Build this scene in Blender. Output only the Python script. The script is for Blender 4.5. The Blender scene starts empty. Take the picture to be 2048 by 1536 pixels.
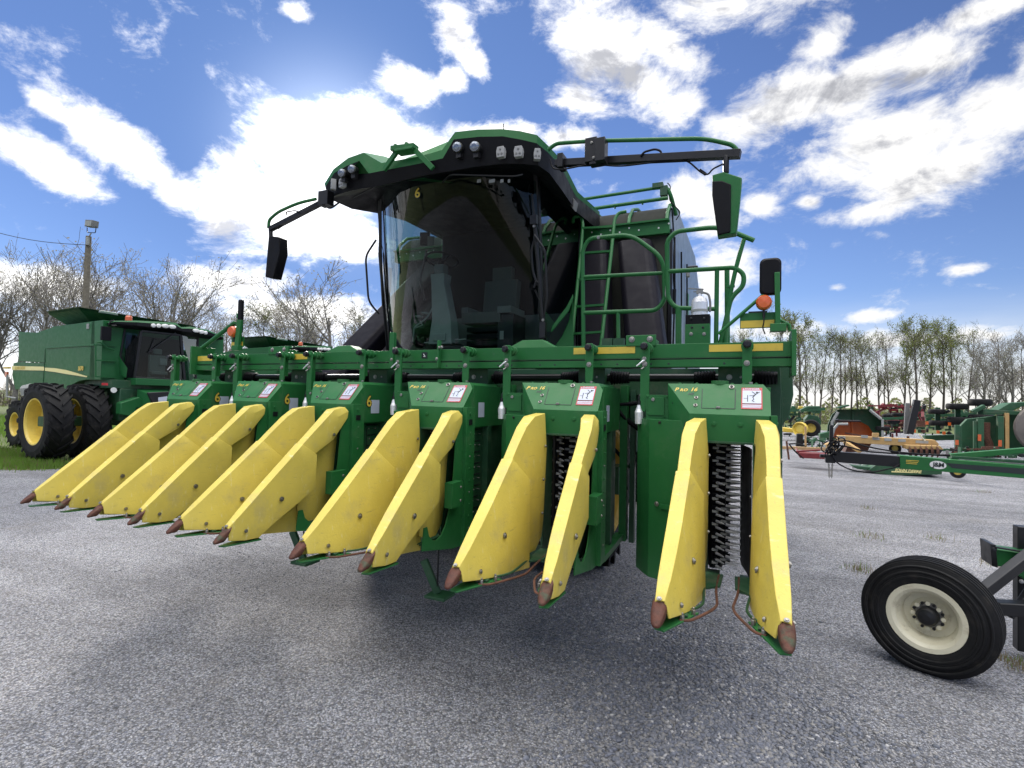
import bpy, math, random
import numpy as np
from mathutils import Vector, Matrix
R = math.radians
random.seed(7)
scene = bpy.context.scene
COL = scene.collection

# ------------------------------------------------------------------ camera
CAM = Vector((0.105, -2.143, 1.8))
F = 1057.0
_pi, _ro, _psi = R(1.778), R(1.211), R(-24.393)
_fw = Vector((math.sin(_psi)*math.cos(_pi), math.cos(_psi)*math.cos(_pi), math.sin(_pi)))
_rt = Vector((math.cos(_psi), -math.sin(_psi), 0))
_up = _rt.cross(_fw)
_r2 = math.cos(_ro)*_rt + math.sin(_ro)*_up
_u2 = -math.sin(_ro)*_rt + math.cos(_ro)*_up
cam = bpy.data.objects.new('camera', bpy.data.cameras.new('camera'))
COL.objects.link(cam)
cam.data.sensor_width = 36.0
cam.data.lens = F/2048*36.0
cam.data.clip_start = 0.05
cam.data.clip_end = 8000
m3 = Matrix((_r2, _u2, -_fw)).transposed()
cam.matrix_world = Matrix.Translation(CAM) @ m3.to_4x4()
scene.camera = cam

def ray(px, py):
    return _fw + _r2*((px-1024)/F) - _u2*((py-768)/F)
def aY(px, py, Y):
    d = ray(px, py); return CAM + d*((Y-CAM.y)/d.y)
def aX(px, py, X):
    d = ray(px, py); return CAM + d*((X-CAM.x)/d.x)
def aZ(px, py, Z):
    d = ray(px, py); return CAM + d*((Z-CAM.z)/d.z)
def aD(px, py, dep):
    return CAM + ray(px, py)*dep
def PR(p):
    d = Vector(p)-CAM; z = d.dot(_fw)
    return (1024+F*d.dot(_r2)/z, 768-F*d.dot(_u2)/z, z)

# ------------------------------------------------------------------ sky, sun, exposure
SUN_AZ, SUN_EL = -44.0, 23.0          # degrees, azimuth from +Y towards +X
sd = Vector((math.sin(R(SUN_AZ))*math.cos(R(SUN_EL)), math.cos(R(SUN_AZ))*math.cos(R(SUN_EL)), math.sin(R(SUN_EL))))
sun = bpy.data.objects.new('sun', bpy.data.lights.new('sun', 'SUN'))
COL.objects.link(sun)
sun.data.energy = 2.0
sun.data.angle = R(9.0)
sun.data.color = (1.0, 0.93, 0.84)
sun.rotation_euler = sd.to_track_quat('Z', 'Y').to_euler()
scene.view_settings.view_transform = 'Standard'
scene.view_settings.look = 'None'
scene.view_settings.exposure = 0.75
scene.view_settings.gamma = 1.0

world = bpy.data.worlds.new("World")
scene.world = world
world.use_nodes = True
wt = world.node_tree
wt.nodes.clear()
def WN(t, **k):
    n = wt.nodes.new(t)
    for a, b in k.items(): setattr(n, a, b)
    return n
def WL(a, b): wt.links.new(a, b)
def wmath(op, a, b=None, c=None, clamp=False):
    n = WN('ShaderNodeMath', operation=op, use_clamp=clamp)
    for i, v in enumerate((a, b, c)):
        if v is None: continue
        if isinstance(v, (int, float)): n.inputs[i].default_value = v
        else: WL(v, n.inputs[i])
    return n.outputs[0]
sky = WN('ShaderNodeTexSky', sky_type='NISHITA')
sky.sun_disc = False
sky.sun_elevation = R(SUN_EL)
sky.sun_rotation = R(SUN_AZ)
sky.air_density = 1.0
sky.dust_density = 0.0
sky.ozone_density = 4.0
geo = WN('ShaderNodeTexCoord')
sep = WN('ShaderNodeSeparateXYZ')
WL(geo.outputs['Generated'], sep.inputs[0])
az = wmath('MULTIPLY', wmath('ARCTAN2', sep.outputs[0], sep.outputs[1]), 57.29578)
el = wmath('MULTIPLY', wmath('ARCSINE', sep.outputs[2]), 57.29578)
cmb = WN('ShaderNodeCombineXYZ')
WL(az, cmb.inputs[0]); WL(el, cmb.inputs[1])
# clouds: (azimuth, elevation, radius along, radius across, tilt) in degrees on the sky dome
CL = [(-46.0, 23.2, 8.0, 4.2, 10, 1.2), (-50.0, 17.9, 6.6, 4.6, 9, 1.3), (-42.1, 23.6, 7.5, 4.9, 8, 1.3), (-35.5, 24.4, 6.9, 3.2, 5, 1.1), (-26.3, 27.0, 8.8, 1.5, 2, .95),
 (-52.3, 21.2, 3.5, 2.9, 12, 1), (-53.4, 15.8, 3.4, 3.2, 9, 1), (-44.3, 15.7, 6.3, 3.0, 6, 1.1), (-19.6, 26.9, 4.2, 1.4, -2, .9), (-66.8, 18.1, 5.2, 1.7, -22, 1.0),
 (-61.2, 20.2, 6.0, 2.1, -26, 1.0), (-66.1, 22.0, 2.4, 0.9, -25, .9), (-57.1, 17.7, 2.5, 1.6, -10, 1), (-47.6, 34.3, 2.1, 0.9, 0, .9), (-31.5, 35.0, 3.3, 2.0, -25, 1),
 (-29.2, 33.0, 2.0, 1.4, -30, 1), (-31.6, 31.2, 1.9, 1.3, 5, 1), (-36.3, 30.7, 3.9, 1.9, -14, 1.05), (-15.0, 33.6, 7.8, 4.3, -24, 1.1), (-12.3, 31.6, 6.2, 3.0, -28, 1.05),
 (-16.6, 35.2, 4.2, 2.6, -3, 1), (-8.7, 33.5, 5.0, 2.0, -30, .95), (-3.2, 35.6, 8.5, 2.0, -14, 1), (3.0, 36.0, 6.0, 2.0, -8, 1), (-17.1, 30.0, 4.6, 2.2, -18, 1), (-7.6, 28.8, 3.5, 2.0, -10, .8),
 (2.4, 27.4, 7.2, 3.0, 14, 1.05), (8.2, 27.6, 6.6, 2.9, 8, 1.05), (13.7, 27.9, 5.7, 2.6, 4, 1), (11.2, 22.3, 7.6, 3.2, 4, 1.05), (13.7, 19.3, 5.9, 2.8, 6, 1.05), (10.1, 17.4, 4.3, 1.3, 5, .9),
 (6.2, 31.0, 2.6, 2.4, 20, .9), (17.9, 23.2, 3.4, 2.6, 0, 1), (-1.2, 26.0, 4.2, 1.6, -18, .95), (5.0, 18.8, 1.3, 0.7, -7, .85), (0.7, 19.2, 1.9, 1.2, -7, .9), (-5.5, 20.3, 3.9, 2.2, -30, .95),
 (-3.6, 17.8, 3.2, 1.5, 10, .9), (16.1, 11.4, 1.6, 0.6, 0, .85), (9.6, 8.2, 2.6, 0.7, 0, .85), (7.2, 11.0, 1.0, 0.45, 0, .8), (-52.0, 10.9, 7.0, 2.2, 0, 1), (-46.3, 8.4, 10.0, 2.2, 0, 1),
 (-66.4, 8.4, 6.2, 1.9, 5, 1), (-3.0, 13.0, 3.6, 3.9, 0, 1), (2.2, 7.2, 6.0, 1.2, 0, .95), (17.3, 29.8, 4.2, 1.4, 8, 1), (14, 6.0, 9, 1.2, 0, .8), (24, 25, 6, 4, 10, 1), (-78, 16, 7, 3, -10, 1),
 (60, 30, 16, 6, 10, 1), (100, 45, 20, 9, 30, 1), (150, 30, 25, 7, 0, 1), (-150, 40, 22, 9, 0, 1), (-110, 28, 15, 5, 0, 1), (30, 55, 14, 7, 0, 1), (-60, 55, 14, 7, 0, 1)]
dens = None
for (a, e, ra, rb, ro, wgt) in CL:
    mp = WN('ShaderNodeMapping', vector_type='TEXTURE')
    mp.inputs['Location'].default_value = (a, e, 0)
    mp.inputs['Rotation'].default_value = (0, 0, R(ro))
    mp.inputs['Scale'].default_value = (ra*1.36, rb*1.36, 1)
    WL(cmb.outputs[0], mp.inputs[0])
    g = WN('ShaderNodeTexGradient', gradient_type='SPHERICAL')
    WL(mp.outputs[0], g.inputs[0])
    v = wmath('MULTIPLY', g.outputs[1], wgt)
    dens = v if dens is None else wmath('SMOOTH_MAX', dens, v, 0.12)
def noise(scale, detail, rough, vec, dist=0.0):
    n = WN('ShaderNodeTexNoise')
    n.inputs['Scale'].default_value = scale; n.inputs['Detail'].default_value = detail
    n.inputs['Roughness'].default_value = rough; n.inputs['Distortion'].default_value = dist
    WL(vec, n.inputs['Vector'])
    return n.outputs[0]
nm = WN('ShaderNodeMapping'); nm.inputs['Scale'].default_value = (1, 1, 1.7)
WL(geo.outputs['Generated'], nm.inputs[0])
n1 = noise(7.0, 9, 0.66, nm.outputs[0], 0.5)
n2 = noise(24.0, 7, 0.68, nm.outputs[0], 0.3)
nn = wmath('ADD', wmath('MULTIPLY', wmath('SUBTRACT', n1, 0.5), 1.75), wmath('MULTIPLY', wmath('SUBTRACT', n2, 0.5), 0.85))
def wsmooth(v, a, b):
    n = WN('ShaderNodeMapRange', interpolation_type='SMOOTHSTEP')
    n.inputs['From Min'].default_value = a; n.inputs['From Max'].default_value = b
    WL(v, n.inputs['Value']); return n.outputs[0]
# unseen bright clouds added overhead and behind the camera as fill light
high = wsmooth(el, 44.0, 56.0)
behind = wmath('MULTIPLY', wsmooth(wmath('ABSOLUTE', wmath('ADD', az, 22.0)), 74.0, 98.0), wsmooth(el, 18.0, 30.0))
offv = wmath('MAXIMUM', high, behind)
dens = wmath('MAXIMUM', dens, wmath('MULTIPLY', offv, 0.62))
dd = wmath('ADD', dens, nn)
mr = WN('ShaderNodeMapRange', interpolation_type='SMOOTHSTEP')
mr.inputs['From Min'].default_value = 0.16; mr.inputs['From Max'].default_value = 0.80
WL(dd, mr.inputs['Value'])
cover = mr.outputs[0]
# faint thin cloud towards the horizon
hz = WN('ShaderNodeMapRange', interpolation_type='SMOOTHSTEP')
hz.inputs['From Min'].default_value = 11.0; hz.inputs['From Max'].default_value = 1.0
WL(el, hz.inputs['Value'])
nh = WN('ShaderNodeMapping'); nh.inputs['Scale'].default_value = (1, 1, 5)
WL(geo.outputs['Generated'], nh.inputs[0])
n3 = noise(8.0, 6, 0.6, nh.outputs[0], 0.3)
hzc = wmath('MULTIPLY', hz.outputs[0], wmath('ADD', 0.35, wmath('MULTIPLY', n3, 0.9)), clamp=True)
cover2 = wmath('MAXIMUM', cover, wmath('MULTIPLY', hzc, 0.9))
# angle to the sun
dv = WN('ShaderNodeVectorMath', operation='DOT_PRODUCT')
nv = WN('ShaderNodeVectorMath', operation='NORMALIZE')
WL(geo.outputs['Generated'], nv.inputs[0]); WL(nv.outputs[0], dv.inputs[0])
dv.inputs[1].default_value = sd
cosd = wmath('MAXIMUM', dv.outputs['Value'], 0.0)
glow = wmath('POWER', cosd, 160.0)
glow2 = wmath('POWER', cosd, 9.0)
# cloud brightness: thick inner parts are a little darker, thin edges shine, more so near the sun
th = WN('ShaderNodeMapRange', interpolation_type='SMOOTHSTEP')
th.inputs['From Min'].default_value = 0.45; th.inputs['From Max'].default_value = 1.15
th.inputs['To Min'].default_value = 1.0; th.inputs['To Max'].default_value = 0.46
# self shadow: thicker cloud on the side towards the sun and above darkens what lies behind it
om = WN('ShaderNodeVectorMath', operation='ADD'); WL(nm.outputs[0], om.inputs[0]); om.inputs[1].default_value = (sd.x*0.035, sd.y*0.035, sd.z*0.035+0.05)
n1b = noise(7.0, 6, 0.62, om.outputs[0], 0.5)
WL(wmath('ADD', wmath('ADD', wmath('MULTIPLY', dens, 0.75), wmath('MULTIPLY', wmath('SUBTRACT', n2, 0.5), 1.0)), wmath('MULTIPLY', wmath('SUBTRACT', n1b, n1), 2.2)), th.inputs['Value'])
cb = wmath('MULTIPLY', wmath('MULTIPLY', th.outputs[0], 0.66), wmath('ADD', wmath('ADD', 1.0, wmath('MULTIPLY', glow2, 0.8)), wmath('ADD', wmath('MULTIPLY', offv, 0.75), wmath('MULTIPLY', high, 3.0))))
ccol = WN('ShaderNodeMix', data_type='RGBA')
ccol.inputs[6].default_value = (0.80, 0.84, 1.0, 1); ccol.inputs[7].default_value = (1.0, 0.99, 0.97, 1)
WL(th.outputs[0], ccol.inputs[0])
cvec = WN('ShaderNodeVectorMath', operation='SCALE'); WL(ccol.outputs[2], cvec.inputs[0]); WL(cb, cvec.inputs['Scale'])
skt = WN('ShaderNodeVectorMath', operation='MULTIPLY'); WL(sky.outputs[0], skt.inputs[0])
SKY_STR = 0.10
skt.inputs[1].default_value = (0.70*SKY_STR, 0.66*SKY_STR, 0.80*SKY_STR)
# compress the sky so that it stays blue near the sun
gl3 = wmath('SUBTRACT', 1.0, wmath('MULTIPLY', wmath('POWER', cosd, 16.0), 0.25))
skt2 = WN('ShaderNodeVectorMath', operation='SCALE'); WL(skt.outputs[0], skt2.inputs[0]); WL(gl3, skt2.inputs['Scale'])
mixw = WN('ShaderNodeMix', data_type='RGBA'); mixw.clamp_result = False
WL(cover2, mixw.inputs[0]); blue = WN('ShaderNodeMix', data_type='RGBA'); WL(wmath('MULTIPLY', wmath('POWER', cosd, 12.0), 0.85), blue.inputs[0]); WL(skt2.outputs[0], blue.inputs[6]); blue.inputs[7].default_value = (0.105, 0.195, 0.43, 1)
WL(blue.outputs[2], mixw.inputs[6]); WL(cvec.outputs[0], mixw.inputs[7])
gadd = WN('ShaderNodeVectorMath', operation='SCALE'); gadd.inputs[0].default_value = (0.86, 0.93, 1.0)
WL(wmath('MULTIPLY', glow, 0.5), gadd.inputs['Scale'])
tot = WN('ShaderNodeVectorMath', operation='ADD'); WL(mixw.outputs[2], tot.inputs[0]); WL(gadd.outputs[0], tot.inputs[1])
bg = WN('ShaderNodeBackground'); bg.inputs[1].default_value = 1.0
WL(tot.outputs[0], bg.inputs[0])
wo = WN('ShaderNodeOutputWorld'); WL(bg.outputs[0], wo.inputs[0])

# ------------------------------------------------------------------ materials
def MAT(name, col, rough=0.5, metal=0.0, coat=0.0, var=0.0, vscale=6.0, dirt=None, dirt_amt=0.0, dirt_scale=3.0,
        bump=0.0, bscale=40.0, spec=0.5, alpha=None, emit=None, rvar=0.0):
    m = bpy.data.materials.new(name); m.use_nodes = True
    nt = m.node_tree; b = nt.nodes['Principled BSDF']
    b.inputs['Roughness'].default_value = rough; b.inputs['Metallic'].default_value = metal
    b.inputs['Coat Weight'].default_value = coat; b.inputs['Coat Roughness'].default_value = 0.12
    b.inputs['Specular IOR Level'].default_value = spec
    b.inputs['Base Color'].default_value = (*col, 1)
    tc = nt.nodes.new('ShaderNodeTexCoord')
    cur = None
    def nz(scale, det=4, ro=0.6):
        n = nt.nodes.new('ShaderNodeTexNoise'); n.inputs['Scale'].default_value = scale
        n.inputs['Detail'].default_value = det; n.inputs['Roughness'].default_value = ro
        nt.links.new(tc.outputs['Object'], n.inputs['Vector']); return n
    if var > 0:
        n = nz(vscale); mr = nt.nodes.new('ShaderNodeMapRange')
        mr.inputs['From Min'].default_value = 0.3; mr.inputs['From Max'].default_value = 0.7
        mr.inputs['To Min'].default_value = 1-var; mr.inputs['To Max'].default_value = 1+var
        nt.links.new(n.outputs[0], mr.inputs[0])
        s = nt.nodes.new('ShaderNodeVectorMath'); s.operation = 'SCALE'; s.inputs[0].default_value = col
        nt.links.new(mr.outputs[0], s.inputs['Scale']); cur = s.outputs[0]
        nt.links.new(cur, b.inputs['Base Color'])
    if dirt is not None:
        n = nz(dirt_scale, 7, 0.7); mr = nt.nodes.new('ShaderNodeMapRange'); mr.interpolation_type = 'SMOOTHSTEP'
        mr.inputs['From Min'].default_value = 0.5; mr.inputs['From Max'].default_value = 0.72
        mr.inputs['To Max'].default_value = dirt_amt
        nt.links.new(n.outputs[0], mr.inputs[0])
        mx = nt.nodes.new('ShaderNodeMix'); mx.data_type = 'RGBA'
        nt.links.new(mr.outputs[0], mx.inputs[0])
        if cur: nt.links.new(cur, mx.inputs[6])
        else: mx.inputs[6].default_value = (*col, 1)
        mx.inputs[7].default_value = (*dirt, 1)
        nt.links.new(mx.outputs[2], b.inputs['Base Color'])
    if rvar > 0:
        n = nz(9, 5); mr = nt.nodes.new('ShaderNodeMapRange')
        mr.inputs['From Min'].default_value = 0.3; mr.inputs['From Max'].default_value = 0.7
        mr.inputs['To Min'].default_value = max(0.02, rough-rvar); mr.inputs['To Max'].default_value = min(1, rough+rvar)
        nt.links.new(n.outputs[0], mr.inputs[0]); nt.links.new(mr.outputs[0], b.inputs['Roughness'])
    if bump > 0:
        n = nz(bscale, 3); bp = nt.nodes.new('ShaderNodeBump'); bp.inputs['Strength'].default_value = bump
        bp.inputs['Distance'].default_value = 0.01
        nt.links.new(n.outputs[0], bp.inputs['Height']); nt.links.new(bp.outputs[0], b.inputs['Normal'])
    if emit: b.inputs['Emission Color'].default_value = (*emit[0], 1); b.inputs['Emission Strength'].default_value = emit[1]
    return m
M = {}
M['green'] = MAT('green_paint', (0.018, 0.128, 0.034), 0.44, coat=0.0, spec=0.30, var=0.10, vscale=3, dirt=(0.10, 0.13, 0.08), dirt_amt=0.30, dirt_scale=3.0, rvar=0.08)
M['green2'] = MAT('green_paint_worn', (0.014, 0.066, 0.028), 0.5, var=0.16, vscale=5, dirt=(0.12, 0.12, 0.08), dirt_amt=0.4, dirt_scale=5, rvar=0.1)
M['yellow'] = MAT('yellow_plastic', (0.63, 0.505, 0.092), 0.46, var=0.08, vscale=4, dirt=(0.42, 0.35, 0.16), dirt_amt=0.45, dirt_scale=6.0, bump=0.12, bscale=90, rvar=0.08)
M['yellowp'] = MAT('yellow_paint', (0.72, 0.54, 0.10), 0.4, var=0.08, dirt=(0.35, 0.26, 0.10), dirt_amt=0.4, dirt_scale=5)
M['rust'] = MAT('rusty_steel', (0.085, 0.028, 0.016), 0.6, metal=0.2, var=0.4, vscale=30, dirt=(0.03, 0.09, 0.05), dirt_amt=0.8, dirt_scale=12, bump=0.3, bscale=80, rvar=0.15)
M['rusty'] = MAT('rust_coat', (0.10, 0.040, 0.024), 0.8, var=0.4, vscale=20, bump=0.3)
M['steel'] = MAT('bright_steel', (0.78, 0.78, 0.80), 0.35, metal=0.45, rvar=0.08)
M['shadedrim'] = MAT('shaded_rim', (0.30, 0.19, 0.02), 0.6, var=0.3)  # rim yellow darkened to put the shade under the machine into its colour
M['zinc'] = MAT('zinc_bolt', (0.30, 0.29, 0.27), 0.42, metal=0.9)
M['black'] = MAT('black_plastic', (0.006, 0.006, 0.008), 0.5, spec=0.16, var=0.15, rvar=0.1)
M['duct'] = MAT('black_duct', (0.007, 0.006, 0.011), 0.6, spec=0.12, var=0.1, vscale=2, rvar=0.08)
M['blackm'] = MAT('black_metal', (0.010, 0.010, 0.012), 0.38, metal=0.2, rvar=0.1)
M['rubber'] = MAT('tyre_rubber', (0.007, 0.007, 0.008), 0.68, spec=0.28, var=0.3, vscale=4, dirt=(0.06, 0.052, 0.042), dirt_amt=0.3, dirt_scale=7, bump=0.1)
M['grey'] = MAT('grey_plastic', (0.17, 0.17, 0.17), 0.6, var=0.1)
M['lgrey'] = MAT('light_grey', (0.30, 0.31, 0.30), 0.6, var=0.1)
M['seat'] = MAT('seat_fabric', (0.11, 0.115, 0.11), 0.9, bump=0.3, bscale=200)
M['white'] = MAT('white_paint', (0.75, 0.75, 0.73), 0.5, var=0.05)
M['cream'] = MAT('cream_paint', (0.66, 0.62, 0.47), 0.42, var=0.05, dirt=(0.30, 0.24, 0.15), dirt_amt=0.5, dirt_scale=14)
M['decalw'] = MAT('decal_white', (0.50, 0.54, 0.64), 0.35)
M['decalr'] = MAT('decal_red', (0.45, 0.03, 0.035), 0.4)
M['decaly'] = MAT('decal_yellow', (0.62, 0.45, 0.06), 0.35, var=0.06, dirt=(0.03, 0.10, 0.04), dirt_amt=0.25, dirt_scale=9)
M['decalk'] = MAT('decal_black', (0.012, 0.02, 0.02), 0.4)
M['decalc'] = MAT('decal_cream', (0.80, 0.72, 0.32), 0.35)
M['orange'] = MAT('orange_lens', (0.62, 0.11, 0.02), 0.25, coat=0.6)
M['orangep'] = MAT('orange_paint', (0.48, 0.115, 0.015), 0.4, var=0.15, dirt=(0.2, 0.1, 0.05), dirt_amt=0.5)
M['tan'] = MAT('tan_paint', (0.46, 0.29, 0.11), 0.55, var=0.12, dirt=(0.2, 0.12, 0.06), dirt_amt=0.5)
M['redp'] = MAT('red_paint', (0.17, 0.018, 0.022), 0.5, var=0.2, dirt=(0.1, 0.05, 0.04), dirt_amt=0.5)
M['glightm'] = MAT('silver_panel', (0.17, 0.22, 0.26), 0.4, metal=0.3, rvar=0.1)
M['mesh'] = MAT('dark_mesh', (0.022, 0.024, 0.018), 0.9, var=0.2, vscale=60)
M['lens'] = MAT('lamp_lens', (0.20, 0.22, 0.26), 0.15, metal=0.6)
M['led'] = MAT('led_panel', (0.30, 0.30, 0.30), 0.4)
M['green3'] = MAT('old_green_paint', (0.018, 0.082, 0.034), 0.55, var=0.25, vscale=2, dirt=(0.10, 0.09, 0.06), dirt_amt=0.5, dirt_scale=3)
M['greenc'] = MAT('glossy_green', (0.016, 0.110, 0.034), 0.38, spec=0.3, var=0.05, vscale=1, rvar=0.06)
M['conc'] = MAT('weathered_wood', (0.16, 0.14, 0.11), 0.9, var=0.25, vscale=8, bump=0.3)
M['wood'] = MAT('raw_wood', (0.42, 0.28, 0.14), 0.8, var=0.2)
M['disc'] = MAT('worn_grey_disc', (0.17, 0.15, 0.135), 0.8, var=0.2, vscale=3)
M['bark'] = MAT('bark', (0.095, 0.08, 0.068), 0.95, var=0.3, vscale=3)
M['bark2'] = MAT('pale_bark', (0.19, 0.175, 0.165), 0.95, var=0.3, vscale=3)
def leafmat(name, col, tr):
    m = MAT(name, col, 0.7, var=0.35, vscale=0.8); nt = m.node_tree
    b = nt.nodes['Principled BSDF']; o = nt.nodes['Material Output']
    t = nt.nodes.new('ShaderNodeBsdfTranslucent'); t.inputs[0].default_value = (*tr, 1)
    x = nt.nodes.new('ShaderNodeMixShader'); x.inputs[0].default_value = 0.45
    nt.links.new(b.outputs[0], x.inputs[1]); nt.links.new(t.outputs[0], x.inputs[2]); nt.links.new(x.outputs[0], o.inputs[0])
    return m
M['leaf'] = leafmat('spring_leaf', (0.11, 0.13, 0.035), (0.20, 0.24, 0.06))
M['leaf2'] = leafmat('brown_bud', (0.22, 0.20, 0.15), (0.28, 0.26, 0.18))
M['grass'] = leafmat('grass_blade', (0.12, 0.21, 0.035), (0.20, 0.34, 0.05))
M['dry'] = leafmat('dry_weed', (0.20, 0.16, 0.09), (0.25, 0.2, 0.1))
def glassmat(name, tint, refl=1.0, rough=0.0):
    m = bpy.data.materials.new(name); m.use_nodes = True; nt = m.node_tree; nt.nodes.clear()
    o = nt.nodes.new('ShaderNodeOutputMaterial'); t = nt.nodes.new('ShaderNodeBsdfTransparent'); t.inputs[0].default_value = (*tint, 1)
    g = nt.nodes.new('ShaderNodeBsdfGlossy'); g.inputs['Roughness'].default_value = rough; g.inputs[0].default_value = (refl, refl, refl, 1)
    lw = nt.nodes.new('ShaderNodeFresnel'); lw.inputs['IOR'].default_value = 1.5
    gm = nt.nodes.new('ShaderNodeNewGeometry')
    # same reflectance from both sides
    x = nt.nodes.new('ShaderNodeMixShader')
    lwt = nt.nodes.new('ShaderNodeLayerWeight'); lwt.inputs[0].default_value = 0.5
    p = nt.nodes.new('ShaderNodeMath'); p.operation = 'POWER'; p.inputs[1].default_value = 2.2; nt.links.new(lwt.outputs['Facing'], p.inputs[0])
    a = nt.nodes.new('ShaderNodeMath'); a.operation = 'MULTIPLY_ADD'; a.inputs[1].default_value = 0.85; a.inputs[2].default_value = 0.014
    nt.links.new(p.outputs[0], a.inputs[0]); nt.links.new(a.outputs[0], x.inputs[0])
    nt.links.new(t.outputs[0], x.inputs[1]); nt.links.new(g.outputs[0], x.inputs[2]); nt.links.new(x.outputs[0], o.inputs[0])
    return m
def scratches(m, scale, col, amt):
    nt = m.node_tree; b = nt.nodes['Principled BSDF']; src = b.inputs['Base Color'].links[0].from_socket
    tc = nt.nodes.new('ShaderNodeTexCoord'); mp = nt.nodes.new('ShaderNodeMapping'); mp.inputs['Scale'].default_value = scale; mp.inputs['Rotation'].default_value = (R(-40), 0, 0)
    n = nt.nodes.new('ShaderNodeTexNoise'); n.inputs['Scale'].default_value = 1.0; n.inputs['Detail'].default_value = 6; n.inputs['Roughness'].default_value = 0.7
    r = nt.nodes.new('ShaderNodeMapRange'); r.inputs['From Min'].default_value = 0.60; r.inputs['From Max'].default_value = 0.70; r.inputs['To Max'].default_value = amt
    x = nt.nodes.new('ShaderNodeMix'); x.data_type = 'RGBA'; x.inputs[7].default_value = (*col, 1)
    nt.links.new(tc.outputs['Object'], mp.inputs[0]); nt.links.new(mp.outputs[0], n.inputs['Vector']); nt.links.new(n.outputs[0], r.inputs[0]); nt.links.new(r.outputs[0], x.inputs[0]); nt.links.new(src, x.inputs[6]); nt.links.new(x.outputs[2], b.inputs['Base Color'])
scratches(M['yellow'], (60, 5, 60), (0.30, 0.24, 0.09), 0.5)
scratches(M['yellow'], (9, 30, 9), (0.72, 0.66, 0.36), 0.6)
scratches(M['green'], (30, 6, 20), (0.045, 0.12, 0.06), 0.5)
M['glass'] = glassmat('tinted_glass', (0.50, 0.62, 0.60))
M['glassd'] = glassmat('dark_glass', (0.22, 0.27, 0.27))
M['clear'] = glassmat('clear_cup', (0.8, 0.85, 0.85))

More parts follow.
